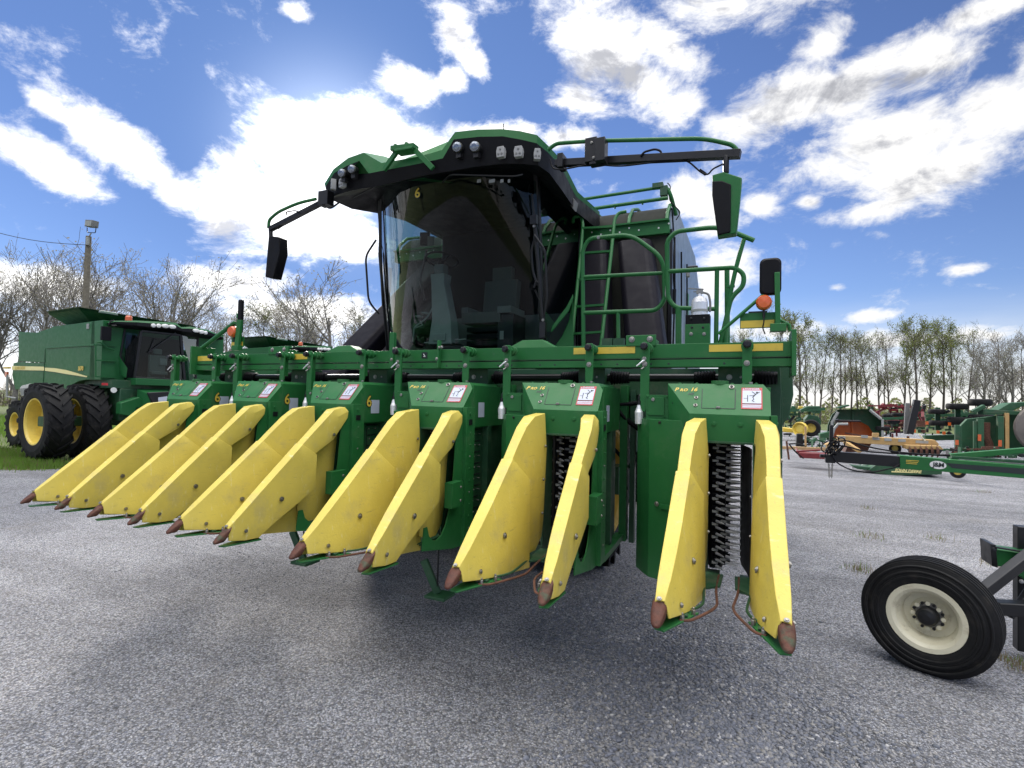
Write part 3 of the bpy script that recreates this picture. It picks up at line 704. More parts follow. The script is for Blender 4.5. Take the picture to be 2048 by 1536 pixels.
    b.cyl((.14, 1.0, .82), (.14, 1.9, .79), .03, 'green2', n=10)
    u = b.build('row_unit', root, bevel=0.004, seg=2)
    # spindle drum
    d = MB(); cx, cy = -.165, 1.36
    d.cyl((cx, cy, .83), (cx, cy, 1.59), .07, 'blackm', n=16)
    for a in range(-110, 80, 27):
        ca, sa = math.cos(R(a)), math.sin(R(a)); dx, dy = ca, sa
        d.beam((cx+dx*.115, cy+dy*.115, .83), (cx+dx*.115, cy+dy*.115, 1.59), .026, .030, 'blackm', up=(dx, dy, 0))
        for k in range(20):
            z = .85+k*.0375+(.012 if a % 2 else 0)
            p = Vector((cx, cy, z)); e = Vector((dx, dy, 0))
            d.cyl(p+e*.12, p+e*.158, .0125, 'blackm', n=7)
            d.tube([p+e*.158, p+e*.185, p+e*.235], [.0095, .008, .003], 'steel', n=6)
            if k % 2 == 0: d.box(p+e*.14+Vector((0, 0, .018)), (.034, .034, .013), 'lgrey')
    d.build('spindle_drum', u, angle=30)
    pp = MB(); pp.loft([[(.106, .98, z), (.090, 1.12, z), (.055, 1.30, z), (.045, 1.46, z), (.049, 1.46, z), (.060, 1.30, z), (.096, 1.12, z), (.110, .98, z)] for z in (.86, 1.565)], 'black')
    pp.build('pressure_plate', u)
    for s in (1, -1): divider_objs(s, u)
    # printed decals on the sloping panel
    t = MB(); t.text('P', .040, 'decaly', onp(-.325, .190), (1, 0, 0), sl, .0012, .25); t.text('RO', .030, 'decaly', onp(-.294, .186), (1, 0, 0), sl, .0012, .25, space=1.1)
    t.text('16', .040, 'decaly', onp(-.234, .190), (1, 0, 0), sl, .0012, .25); t.text('HS', .027, 'decalk', onp(-.245, .155), (1, 0, 0), sl, .0004, .35)
    t.build('lettering_decal', u, angle=0)
    w = MB()
    def rect(x0, t0, x1, t1, m, d): w.quad(onp(x0, t0, d), onp(x1, t0, d), onp(x1, t1, d), onp(x0, t1, d), m)
    rect(.052, .045, .162, .210, 'decalr', .0015); rect(.058, .088, .156, .188, 'decalw', .0022)
    rect(.058, .058, .156, .066, 'decalw', .0022); rect(.058, .070, .156, .078, 'decalw', .0022); rect(.058, .052, .150, .055, 'decalw', .0022); rect(.058, .081, .156, .086, 'decalk', .0022)
    w.text('DANGER', .0185, 'decalw', onp(.072, .199), (1, 0, 0), sl, .0005, 0, depth=.0024, space=1.02)
    w.add([onp(.058, .193, .0024), onp(.069, .193, .0024), onp(.0635, .205, .0024)], [(0, 1, 2)], 'decalw')
    def ln(pts, wd):
        for a, c in zip(pts, pts[1:]): w.beam(onp(*a, .003), onp(*c, .003), wd, .0006, 'decalk', up=nn_)
    ln([(.112, .135), (.128, .160)], .007); ln([(.128, .158), (.148, .176)], .004); ln([(.128, .158), (.108, .178)], .004); ln([(.112, .135), (.118, .118), (.108, .108), (.120, .100)], .004)
    ln([(.125, .152), (.094, .145)], .003); ln([(.085, .100), (.085, .150)], .004); ln([(.065, .125), (.085, .125)], .002)
    w.cyl(onp(.134, .172, .002), onp(.134, .172, .0034), .006, 'decalk', n=12)
    w.build('danger_decal', u, angle=0)
    for (x, wd, zb) in ((.080, .055, 1.90), (-.530, .058, 1.745)):
        hgr = MB(); z0 = zb
        hgr.prism([(x-wd/2, 1.35, 2.175), (x-wd*.36, 1.35, 2.20), (x+wd*.36, 1.35, 2.20), (x+wd/2, 1.35, 2.175), (x+wd/2, 1.35, z0+.06), (x+wd*.1, 1.35, z0), (x-wd*.3, 1.35, z0), (x-wd/2, 1.35, z0+.05)], (0, .014, 0), G)
        hgr.bb(x-wd/2, x-wd/2+.010, 1.364, 1.44, z0+.08, 2.16, G)
        hgr.cyl((x, 1.33, 2.165), (x, 1.50, 2.165), .021, G, n=18); hgr.cyl((x, 1.41, 2.165), (x, 1.425, 2.165), .036, G, n=18); hgr.cyl((x, 1.45, 2.165), (x, 1.465, 2.165), .036, G, n=18)
        hgr.cyl((x, 1.29, 2.168), (x, 1.335, 2.165), .019, 'blackm', n=10); hgr.cyl((x, 1.305, 2.168), (x, 1.318, 2.168), .026, 'blackm', n=8)
        hgr.bolt((x-.002, 1.35, 2.055), (0, -1, 0), .012, 'zinc')
        if x < 0:
            hgr.tube([(x-.05, 1.33, 2.04), (x-.01, 1.335, 2.075), (x, 1.34, 2.08)], .006, 'steel', n=8); hgr.bolt((x-.005, 1.35, 2.09), (0, -1, 0), .010, 'zinc'); hgr.cyl((x-.02, 1.33, 2.02), (x-.005, 1.345, 2.035), .006, 'zinc', n=8)
            hgr.bb(x-.029, x-.015, 1.364, 1.60, 1.75, 1.83, G)
        hgr.build('hanger_arm', u, bevel=0.0025)
    gc = MB(); gx, gy = -.565, 1.36
    gc.lathe((gx, gy, 1.665), (0, 0, 1), [(0, 0), (.026, .0), (.028, .075), (.020, .095), (.012, .125), (.012, .15), (0, .15)], 'steel', n=16)
    gc.tube(fil([(gx, gy, 1.81), (gx, gy, 1.85), (gx+.03, gy+.02, 1.87)], .02, 3), .008, 'blackm'); gc.cyl((gx, gy, 1.79), (gx, gy, 1.815), .016, 'blackm', n=10)
    gc.build('grease_cup', u)
    st = MB(); st.quad((.2075, 1.33, 1.67), (.2075, 1.43, 1.67), (.2075, 1.43, 1.78), (.2075, 1.33, 1.78), 'decalw'); st.build('white_sticker', u, angle=0)
    return u
UX = [0, -.974, -1.935, -2.937, -3.885, -4.83]; UYAW = [0, 1.8, 1.2, -2.4, 0, 1.0]
picker = thing('cotton_picker', 'large green cotton picker with six yellow-nosed row units, black roof visor and tall cab, facing the camera', 'cotton picker')
for i in range(6):
    if i == 0: unit0 = make_unit(picker); u = unit0
    else: u = copy_tree(unit0, picker)
    a = R(UYAW[i]); pv = Vector((0, 1.065, 0)); off = pv-Matrix.Rotation(a, 3, 'Z') @ pv
    u.location = (UX[i]+off.x+(0, 0, 0, 0, .012, .015)[i], off.y+(0, -.007, -.017, -.01, .02, .04)[i], 0); u.rotation_euler = (0, 0, a)
    if i > 2:
        t = MB(); t.text('6', .125, 'decalk', (.2072, 1.275, 1.765), (0, 1, 0), (0, 0, 1), .008, 0, depth=.001); t.text('6', .125, 'decaly', (.2072, 1.275, 1.765), (0, 1, 0), (0, 0, 1), .002, 0, depth=.002)
        t.build('number_decal', u, angle=0)
bpy.data.objects['row_unit']['label'] = 'row unit nearest the camera, at the right end of the header'
# ------------------------------------------------------------------ cotton picker: header frame, cab, basket
PK = picker
def X5(px, py, Y=1.5): return aY(px, py, Y).x
tb = MB()
tb.bb(-5.15, .325, 1.505, 1.66, 2.106, 2.200, 'green'); tb.bb(-5.15, .325, 1.52, 1.64, 2.09, 2.107, 'blackm')
tb.bb(-5.15, .325, 1.495, 1.60, 2.045, 2.094, 'green'); tb.bb(.325, .350, 1.44, 1.74, 1.985, 2.265, 'green'); tb.bb(-5.175, -5.15, 1.44, 1.70, 2.0, 2.29, 'green')
for i in range(46):
    x = -5.0+i*.115
    if i % 7 in (1, 2, 4, 5): tb.cyl((x, 1.4945, 2.066), (x, 1.50, 2.066), .008, 'decalk', n=10)
tb.beam((-5.1, 1.495, 2.1025), (.32, 1.495, 2.1025), .006, .004, 'green2')
o = tb.build('toolbar', PK, bevel=0.004)
for (xa, xb, lo, hi) in ((1418, 1566, 2.142, 2.188), (1147, 1270, 2.142, 2.188), (560, 626, 2.14, 2.19), (396, 450, 2.14, 2.19)):
    r = MB(); r.bb(X5(xa, 697), X5(xb, 697), 1.5025, 1.5045, lo, hi, 'decaly'); r.build('reflector_strip', o, angle=0)
for (xa, xb) in ((1252, 1312), (538, 577)):
    r = MB(); x0, x1 = X5(xa, 680), X5(xb, 680); r.bb(x0, x1, 1.50, 1.62, 2.202, 2.235, 'green'); r.bb(x0, x1, 1.496, 1.506, 2.19, 2.265, 'green')
    for t in (.2, .8): r.bolt((x0+(x1-x0)*t, 1.496, 2.235), (0, -1, 0), .014, 'zinc')
    r.build('clamp_bracket', o, bevel=.003)
for (a, b_, c, d) in ((1018, 1044, 1084, 1112), (652, 676, 700, 722)):
    r = MB(); r.prism([(X5(a, 690, 1.56), 1.54, 2.202), (X5(b_, 690, 1.56), 1.56, 2.262), (X5(c, 690, 1.56), 1.56, 2.262), (X5(d, 690, 1.56), 1.54, 2.202)], (0, .12, 0), 'green'); r.build('lift_bracket', o, bevel=.004)
for px, hh in ((791, .30), (881, .22)):
    r = MB(); x = X5(px, 700); r.bb(x-.035 if px == 791 else x-.008, x+.008, 1.46, 1.50, 2.05, 2.05+hh, 'green')
    r.bolt((x-.01, 1.46, 2.12), (0, -1, 0), .009, 'zinc'); r.bolt((x+.012, 1.46, 2.21), (1, 0, 0), .010, 'zinc'); r.bolt((x+.03, 1.47, 2.215), (1, -1, 0), .008, 'zinc')
    r.build('joint_plate', o, bevel=.003)
st = MB(); x = X5(843, 706); st.bb(x, x+.055, 1.502, 1.5045, 2.13, 2.18, 'decalk'); st.box((x+.028, 1.501, 2.155), (.03, .002, .006), 'white', Matrix.Rotation(.8, 3, 'Y')); st.box((x+.028, 1.501, 2.145), (.02, .002, .005), 'white'); st.build('pictogram_sticker', o, angle=0)
# drive line and header frame behind the tool bar
dl = MB()
dl.cyl((-5.0, 1.75, 1.985), (.18, 1.75, 1.985), .028, 'blackm', n=14)
for ux in UX:
    dl.bb(ux-.10, ux+.10, 1.66, 1.86, 1.925, 2.06, 'green2'); dl.bolt((ux-.03, 1.66, 1.985), (0, -1, 0), .013, 'zinc'); dl.bolt((ux+.04, 1.66, 1.985), (0, -1, 0), .006, 'zinc')
    for sg in (-1, 1):
        for k in range(7): dl.lathe((ux+sg*(.12+k*.020), 1.75, 1.985), (sg, 0, 0), [(.040, 0), (.056-.002*k, .010), (.040, .020)], 'black', n=18)
dl.build('drive_shaft', PK, bevel=.003)
fr = MB()
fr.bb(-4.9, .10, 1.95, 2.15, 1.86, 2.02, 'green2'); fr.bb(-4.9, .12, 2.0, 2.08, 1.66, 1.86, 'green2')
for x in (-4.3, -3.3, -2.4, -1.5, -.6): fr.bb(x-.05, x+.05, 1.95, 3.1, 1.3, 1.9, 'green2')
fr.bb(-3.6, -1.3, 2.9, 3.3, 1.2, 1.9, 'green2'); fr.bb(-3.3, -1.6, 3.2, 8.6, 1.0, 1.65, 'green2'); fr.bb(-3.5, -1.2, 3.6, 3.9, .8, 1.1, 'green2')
pl = [aY(*q, 1.95) for q in ((1584, 728), (1587, 790), (1578, 832), (1560, 858), (1542, 857), (1545, 820), (1558, 770), (1556, 728))]
fr.prism(pl, (0, .10, 0), 'green2')
fr.prism([aY(*q, 1.80) for q in ((1500, 730), (1512, 830), (1536, 870), (1560, 858), (1563, 780), (1560, 730))], (0, .03, 0), 'green2')
fr.build('header_frame', PK, bevel=.004)
hs = MB()
for (pts, r) in (([aY(1530, 728, 1.9), aY(1548, 760, 1.88), aY(1556, 790, 1.86), aY(1535, 845, 1.84)], .008), ([(-4.4, 1.9, 1.95), (-3.9, 1.86, 1.78), (-3.3, 1.9, 1.90), (-2.8, 1.88, 1.8), (-2.2, 1.9, 1.92)], .016), ([(-2.5, 1.95, 1.9), (-2.0, 1.85, 1.74), (-1.4, 1.9, 1.88), (-.8, 1.86, 1.76), (-.3, 1.9, 1.9)], .016), ([(-1.2, 2.0, 2.0), (-1.0, 1.9, 1.6), (-.75, 2.0, 1.3)], .014), ([(-.95, 1.95, 2.0), (-.8, 1.85, 1.7), (-.6, 1.95, 1.55)], .018)):
    hs.tube(fil(pts, .3, 6), r, 'black', n=8)
hs.build('hydraulic_hose', PK)
# parking stand under the middle units
for px, py in ((585, 1062), (848, 1120)):
    p = aY(px, py, 1.0); s = MB(); s.beam(p, p+Vector((.10, .03, -.22)), .035, .05, 'green2'); s.beam(p+Vector((.12, 0, .3)), p+Vector((.10, .02, -.2)), .012, .012, 'blackm'); s.bb(p.x+.04, p.x+.2, p.y-.05, p.y+.1, p.z-.24, p.z-.22, 'green2'); s.build('parking_stand', PK, bevel=.003)

# marker brackets at both ends of the tool bar
def rbox(mb, c, w, h, d, m, r=.03, n=5):
    """rounded rectangle slab facing -Y"""
    c = Vector(c); out = []
    for (sx, sz, a0) in ((1, 1, 0), (-1, 1, 90), (-1, -1, 180), (1, -1, 270)):
        for k in range(n+1):
            a = R(a0+90*k/n); out.append((c.x+sx*(w/2-r)+r*math.cos(a), c.z+sz*(h/2-r)+r*math.sin(a)))
    rings = []
    for (dy, ins) in ((0, .012), (.012, 0), (d-.012, 0), (d, .012)):
        rings.append([(c.x+(x-c.x)*(1-ins/(w/2)), c.y+dy, c.z+(z-c.z)*(1-ins/(h/2))) for x, z in out])
    mb.loft(rings, m)
def marker(post, mir, lamp, lr, sign, brace, Y, right=True):
    b = MB(); p0, p1 = aY(*post[0], Y), aY(*post[1], Y); b.beam(p0, p1, .030 if right else .06, .03, 'green', up=(0, 1, 0))
    b.tube([aY(*brace[0], Y+.02), aY(*brace[1], Y+.02)], .012 if right else .022, 'green', n=8)
    b.box(p0+Vector((0, 0, .02)), (.09, .06, .05), 'green'); b.box(aY(*mir[0], Y+.02), (.03, .03, .05), 'green')
    o = b.build('marker_bracket', PK, bevel=.003)
    m = MB(); c = aY(*mir[0], Y)
    rbox(m, c, mir[1], mir[2], .05, 'black', r=min(mir[1], mir[2])*.28); m.build('rear_view_mirror', o)
    l = MB(); c = aY(*lamp, Y-.02); l.lathe(c+Vector((0, .02, 0)), (0, -1, 0), [(0, -.03), (lr*1.02, -.03), (lr*1.04, .0), (lr*.98, .02), (lr*.8, .035), (0, .04)], 'orange', n=24, ms=['blackm', 'blackm', 'orange', 'orange', 'orange']); l.cyl(c+Vector((0, .03, -lr)), c+Vector((0, .03, -lr-.05)), .008, 'blackm'); l.build('amber_lamp', o, angle=40)
    s = MB(); a, c = aY(*sign[0], Y+.03), aY(*sign[1], Y+.03); zm = a.z*.5+c.z*.5
    s.bb(a.x, c.x, Y+.03, Y+.036, c.z, a.z, 'green'); s.bb(a.x+.004, c.x-.01, Y+.027, Y+.0295, c.z+.004, zm, 'decaly'); s.bb(a.x+.05, c.x-.05, Y+.03, Y+.05, a.z, a.z+.01, 'blackm'); s.build('reflector_board', o)
    return o
marker([(1556, 662), (1554, 545)], [(1541, 552), .125, .235], (1528, 604), .046, [(1480, 627), (1552, 655)], [(1437, 668), (1554, 566)], 1.55)
marker([(474, 700), (480, 640)], [(477, 632), .05, .34], (463, 663), .055, [(463, 674), (487, 694)], [(394, 704), (470, 645)], 1.55, False)
w = MB(); w.tube(fil([aY(1527, 626, 1.53), aY(1528, 645, 1.5), aY(1525, 655, 1.5), aY(1530, 668, 1.53)], .03, 3), .004, 'black', n=6); w.tube([aY(1560, 640, 1.6), aY(1578, 650, 1.6), aY(1580, 662, 1.6)], .012, 'green', n=6); w.build('lamp_cable', PK)

# ------------------------------------------------------------------ cab
CX = -2.855
def gp(t, s):
    yc = 3.02+(2.70-3.02)*s; b = .32+.16*s
    return Vector((CX+t*(.985+.02*math.sin(s*math.pi)), yc-b*(1-abs(t)**2.6)+.015, 2.12+1.88*s))
cab = MB()
cab.bb(-3.84, -1.87, 2.75, 4.6, 2.02, 2.12, 'green2'); cab.bb(-3.80, -1.91, 2.95, 4.5, 2.12, 2.15, 'black')
cab.bb(-3.84, -1.86, 4.12, 4.20, 2.1, 4.10, 'black'); cab.bb(-3.84, -1.86, 2.95, 4.5, 4.08, 4.13, 'black'); cab.bb(-3.835, -1.88, 4.08, 4.12, 2.15, 2.9, 'grey')
for sx in (-1, 1):
    x = CX+sx*.975
    for (y0, y1, lx) in ((3.05, 3.0, 0), (4.15, 4.15, 0)): cab.beam((x, y0, 2.1), (x, y1-(.28 if y0 < 4 else 0), 4.09), .05, .06, 'blackm', up=(0, 1, 0))
    cab.beam((x, 3.02, 2.15), (x, 4.4, 2.15), .05, .08, 'blackm')
co = cab.build('cab', PK, bevel=.006)
ws = MB(); n, mm = 24, 12
ws.loft([[gp(-1+2*i/n, j/mm) for i in range(n+1)] for j in range(mm+1)], 'glass', closed=False); ws.build('windshield', co, angle=80)
for sx in (-1, 1):
    sg = MB(); x = CX+sx*.990
    prof = [(3.03, 2.2), (3.9, 2.2), (4.08, 2.7), (4.12, 3.4), (4.08, 4.08), (2.74, 4.08)]
    sg.add([(x, y, z) for y, z in prof], [tuple(range(6))], 'glass'); sg.build('side_window', co, angle=0)
s = MB()
def A(px, py, Y): return aY(px, py, Y)
# seat
sc_ = A(985, 610, 3.75).x
rb = MB()
rb.box((sc_+.02, 3.65, 2.78), (.52, .50, .13), 'seat'); rb.box((sc_+.03, 3.95, 3.08), (.46, .12, .50), 'seat', Matrix.Rotation(-.12, 3, 'X')); rb.box((sc_+.03, 3.99, 3.42), (.27, .10, .18), 'seat')
rb.box((sc_-.27, 3.7, 2.90), (.09, .35, .07), 'grey'); rb.box((sc_+.33, 3.6, 2.86), (.17, .42, .08), 'grey'); rb.box((sc_+.34, 3.6, 2.50), (.20, .36, .62), 'blackm'); rb.box((sc_+.30, 3.41, 2.56), (.05, .004, .10), 'lgrey')
for k in range(6): rb.box((sc_+.02, 3.65, 2.22+k*.085), (.42, .40, .06), 'black')
rb.build('operator_seat', co, bevel=.025, seg=3)
stc = MB()
c0 = A(888, 690, 3.25); c1 = A(882, 560, 3.35)
stc.loft([[c0+Vector((dx*.16, dy*.10, 0)) for dx, dy in ((-1, -1), (1, -1), (1, 1), (-1, 1))], [c0+Vector((dx*.13, dy*.08, .30)) for dx, dy in ((-1, -1), (1, -1), (1, 1), (-1, 1))], [c1+Vector((dx*.09, dy*.08, -.05)) for dx, dy in ((-1, -1), (1, -1), (1, 1), (-1, 1))], [c1+Vector((dx*.10, dy*.09, .06)) for dx, dy in ((-1, -1), (1, -1), (1, 1), (-1, 1))]], 'lgrey')
stc.box(c1+Vector((0, 0, .12)), (.13, .12, .12), 'grey'); stc.box(c0+Vector((0, -.1, .08)), (.17, .03, .09), 'lgrey'); stc.beam(c0+Vector((-.28, 0, .03)), c0+Vector((.30, 0, .06)), .03, .02, 'lgrey'); stc.box(c0+Vector((.05, .02, .02)), (.30, .2, .03), 'grey')
stc.build('steering_column', co, bevel=.012, seg=3)
sw = MB(); wc = A(884, 520, 3.45); ax = Vector((0, .25, 1)).normalized(); u_ = Vector((1, 0, 0)); v_ = ax.cross(u_)
sw.tube([wc+(u_*math.cos(2*math.pi*k/28)+v_*math.sin(2*math.pi*k/28))*.20 for k in range(28)], .014, 'black', n=8, closed=True)
for a in (90, 210, 330): sw.beam(wc-ax*.03, wc+(u_*math.cos(R(a))+v_*math.sin(R(a)))*.19, .025, .01, 'black')
sw.cyl(wc-ax*.10, wc-ax*.01, .045, 'black'); sw.build('steering_wheel', co)
ct = MB()
ct.tube(fil([A(825, 695, 3.2), A(828, 655, 3.2), A(855, 635, 3.2), A(872, 603, 3.25)], .05, 4), .010, 'lgrey'); ct.tube([A(828, 657, 3.2), A(845, 650, 3.2), A(840, 642, 3.2)], .008, 'lgrey')
for q in ((838, 633), (850, 626)): 
    c = A(*q, 3.2); ct.tube([c+Vector((.045*math.cos(a), .045*math.sin(a), 0)) for a in [2*math.pi*k/14 for k in range(14)]], .006, 'lgrey', n=6, closed=True)
ct.build('cup_holder', co)
mo = MB(); mo.box(A(850, 478, 3.55), (.13, .03, .17), 'black', Matrix.Rotation(.3, 3, 'Z')); mo.box(A(862, 482, 3.50), (.09, .015, .12), 'grey', Matrix.Rotation(.3, 3, 'Z')); mo.tube([A(853, 500, 3.55), A(840, 560, 3.6), A(850, 600, 3.6)], .015, 'blackm'); mo.build('monitor', co, bevel=.005)
pl_ = MB(); pl_.quad(A(782, 620, 4.0), A(828, 566, 4.3), A(842, 590, 4.3), A(790, 655, 4.0), 'lgrey'); pl_.build('side_panel', co, angle=0)
# wipers, grab rails, number on the glass
wp = MB()
for d in (0, .05): wp.tube([gp(-.80+d, .98)+Vector((0, -.03, 0)), gp(-.90+d, .70)+Vector((0, -.05, 0)), gp(-.97, .40)+Vector((0, -.05, 0))], .012, 'blackm', n=6)
wp.tube([gp(-.97, .72)+Vector((0, -.04, 0)), gp(-.985, .1)+Vector((0, -.04, 0))], .014, 'black', n=6)
wp.build('wiper', co)
wr = MB()
wr.tube(fil([A(1064, 388, 2.66), A(1072, 470, 2.72), A(1062, 500, 2.74), A(1066, 545, 2.78), A(1075, 570, 2.8)], .05), .012, 'blackm', n=8)
wr.tube([A(1070, 455, 2.70), A(1077, 540, 2.76), A(1086, 640, 2.82)], .020, 'blackm', n=8); wr.tube(fil([A(1068, 470, 2.68), A(1090, 500, 2.72), A(1094, 600, 2.8), A(1086, 640, 2.82)], .06), .012, 'blackm', n=8)
wr.box(A(1068, 440, 2.66), (.07, .05, .09), 'blackm'); wr.box(A(1086, 660, 2.8), (.06, .05, .16), 'blackm'); wr.box(A(1060, 400, 2.7), (.02, .03, .30), 'blackm')
for q in ((1086, 640), (1068, 452)): wr.bolt(A(*q, 2.66 if q[1] < 500 else 2.78), (0, -1, 0), .010, 'zinc')
wr.tube(fil([A(1068, 575, 2.76), A(1073, 560, 2.76), A(1083, 575, 2.78), A(1080, 600, 2.8), A(1070, 580, 2.78)], .03), .010, 'blackm', n=6)
wr.build('wiper', co)
gr = MB(); gr.tube(fil([A(752, 480, 2.95), A(731, 512, 2.85), A(737, 603, 2.85), A(758, 628, 2.95)], .08, 5), .012, 'blackm', n=8)
gr.box(A(765, 500, 2.85), (.08, .05, .16), 'black'); gr.box(A(773, 560, 3.1), (.09, .08, .30), 'black'); gr.build('grab_rail', co)
nd = MB(); c = gp((X5(846, 383, 2.35)-CX)/.985, .93)+Vector((0, -.02, 0))
nd.text('6', .135, 'decalk', c+Vector((-.03, .001, 0)), (1, 0, 0), (0, 0, 1), .010, 0); nd.text('6', .135, 'decaly', c+Vector((-.03, -.001, 0)), (1, 0, 0), (0, 0, 1), .003, 0); nd.build('number_decal', co, angle=0)
tr = MB()  # trapezoid cut-outs and trim along the visor underside
for px, w_ in ((958, .04), (984, .06), (1004, .03), (1018, .02)): tr.box(A(px, 362, 2.30), (w_, .01, .03), 'lgrey')
tr.build('trim_strip', co)

# ------------------------------------------------------------------ roof
def zt(px, py, Y): p = aY(px, py, Y); return p
RP = [(649, 367, 651, 374, 2.18, 3.97), (667, 338, 669, 346, 2.09, 3.95), (696, 316, 694, 332, 2.06, 3.95), (727, 305, 719, 322, 2.05, 3.95), (763, 326, 738, 347, 2.05, 3.94), (842, 312, 842, 327, 2.0, 3.94),
      (884, 300, 886, 317, 2.03, 3.95), (910, 264, 908, 279, 2.05, 3.96), (955, 259, 957, 274, 2.08, 3.97), (1002, 258, 1006, 273, 2.12, 3.97), (1040, 262, 1040, 279, 2.18, 3.97), (1074, 270, 1074, 287, 2.25, 3.96), (1098, 293, 1096, 305, 2.40, 3.94), (1125, 322, 1122, 333, 2.78, 3.92), (1156, 384, 1152, 393, 3.45, 3.93)]
top, face, low = [], [], []
for (a, b_, c, d, Y, zb) in RP:
    p = aY(a, b_, Y); q = aY(c, d, Y); top.append(p); face.append(Vector((q.x, Y-.004, q.z))); low.append(Vector((q.x, Y+.05, min(zb, q.z-.06))))
xr, xl = top[-1].x, top[0].x
back = [(xr+.02, 4.3, 4.20, 3.96), (xr-.15, 4.70, 4.24, 4.06), (CX, 4.75, 4.26, 4.08), (-3.85, 4.70, 4.25, 4.09), (-3.96, 4.3, 4.24, 4.09), (-3.97, 3.4, 4.22, 4.08), (-4.02, 2.95, 4.20, 4.03), (-4.15, 2.62, 4.20, 3.99)]
for (x, y, z, zl) in back: top.append(Vector((x, y, z))); face.append(Vector((x, y, z-.05))); low.append(Vector((x, y, zl)))
cc = Vector((CX-.0, 3.4, 0))
def inset(P, f, dz): return [Vector((cc.x+(p.x-cc.x)*(1-f), cc.y+(p.y-cc.y)*(1-f), p.z+dz)) for p in P]
rf = MB()
inner = inset(low, .22, 0); inner = [Vector((max(p.x, -3.9), p.y, 4.075)) for p in inner]
rf.loft([inner, low], 'black', caps=False); rf.loft([low, face], 'black', caps=False)
rf.loft([face, top, inset(top, .05, .012), inset(top, .16, .035), [Vector((p.x, p.y, 4.25+.3*(p.z-4.2))) for p in inset(top, .45, .0)], [Vector((p.x, p.y, 4.27)) for p in inset(top, .8, 0)]], 'green')
rf.add([tuple(p) for p in inner], [tuple(range(len(inner)-1, -1, -1))], 'black')
ro = rf.build('roof', PK, angle=40)
# visor details: trim line, lamps
def lamp_round(px, py, Y, r):
    c = aY(px, py, Y); l = MB(); l.lathe(c, (0.15, -1, -.12), [(0, .02), (r*.5, .018), (r*.92, .008), (r, -.01), (r*1.08, -.02), (r*1.0, -.10), (0, -.10)], 'lens', n=24, ms=['lens', 'lens', 'zinc', 'blackm', 'blackm', 'blackm']); l.box(c+Vector((0, .05, -r*1.3)), (.05, .05, .05), 'blackm'); l.build('work_light', ro, angle=40)
for q in ((914, 294, 2.0, .047), (949, 293, 2.0, .047), (683, 346, 1.98, .042), (703, 338, 1.98, .042)): lamp_round(*q)
def lamp_led(px, py, Y, w_, h_, tilt=0):
    c = aY(px, py, Y); l = MB(); Rm = Matrix.Rotation(tilt, 3, 'Z')
    P = [Rm @ Vector(v) for v in ((-w_*.75, 0, h_), (w_*.75, 0, h_), (w_, 0, .2*h_), (w_*.85, 0, -h_), (-w_*.85, 0, -h_), (-w_, 0, .2*h_))]
    l.prism([c+p for p in P], Rm @ Vector((0, .05, 0)), 'led')
    for dx, dz in ((0, .45), (-.4, -.4), (.4, -.4)): l.cyl(c+Rm @ Vector((dx*w_, -.006, dz*h_)), c+Rm @ Vector((dx*w_, .01, dz*h_)), w_*.26, 'grey', n=12)
    l.build('led_light', ro, bevel=.004)
for q in ((1000, 303, 2.06, .040, .048, 0), (1036, 302, 2.12, .042, .048, .1), (1075, 307, 2.22, .033, .050, .5), (662, 368, 2.06, .026, .055, -.7), (681, 365, 2.02, .04, .045, -.3)): lamp_led(*q)
lt = MB(); lt.tube(fil([aY(885, 365, 2.2), aY(900, 349, 2.12), aY(1030, 353, 2.15), aY(1045, 349, 2.2)], .05), .008, 'blackm', n=6); lt.tube(fil([aY(705, 396, 2.3), aY(760, 368, 2.12), aY(830, 352, 2.1)], .1), .008, 'blackm', n=6); lt.build('visor_trim', ro)
an = MB(); an.cyl(aY(1007, 262, 2.4), aY(1007, 254, 2.4)+Vector((0, 0, .03)), .005, 'blackm'); an.build('antenna', ro)
bk = MB()
bk.beam(aY(768, 340, 1.98), aY(796, 300, 1.95), .03, .05, 'green'); bk.beam(aY(866, 337, 1.98), aY(826, 296, 1.95), .03, .05, 'green'); bk.beam(aY(786, 300, 1.95), aY(832, 294, 1.95), .09, .045, 'green')
bk.beam(aY(795, 306, 1.95), aY(830, 300, 1.95), .12, .02, 'green'); bk.bb(aY(788, 290, 1.93).x, aY(793, 290, 1.93).x, 1.92, 1.98, aY(788, 300, 1.93).z, aY(788, 289, 1.93).z, 'green'); bk.bb(aY(810, 287, 1.93).x, aY(815, 287, 1.93).x, 1.92, 1.98, aY(811, 298, 1.93).z, aY(811, 285, 1.93).z, 'green')
bk.build('roof_bracket', ro, bevel=.003)
sv = MB(); sv.prism([aY(*q, 3.3) for q in ((1102, 352), (1150, 400), (1146, 418), (1104, 366))], (0, .12, 0), 'grey'); sv.build('visor_side_trim', ro, bevel=.004)

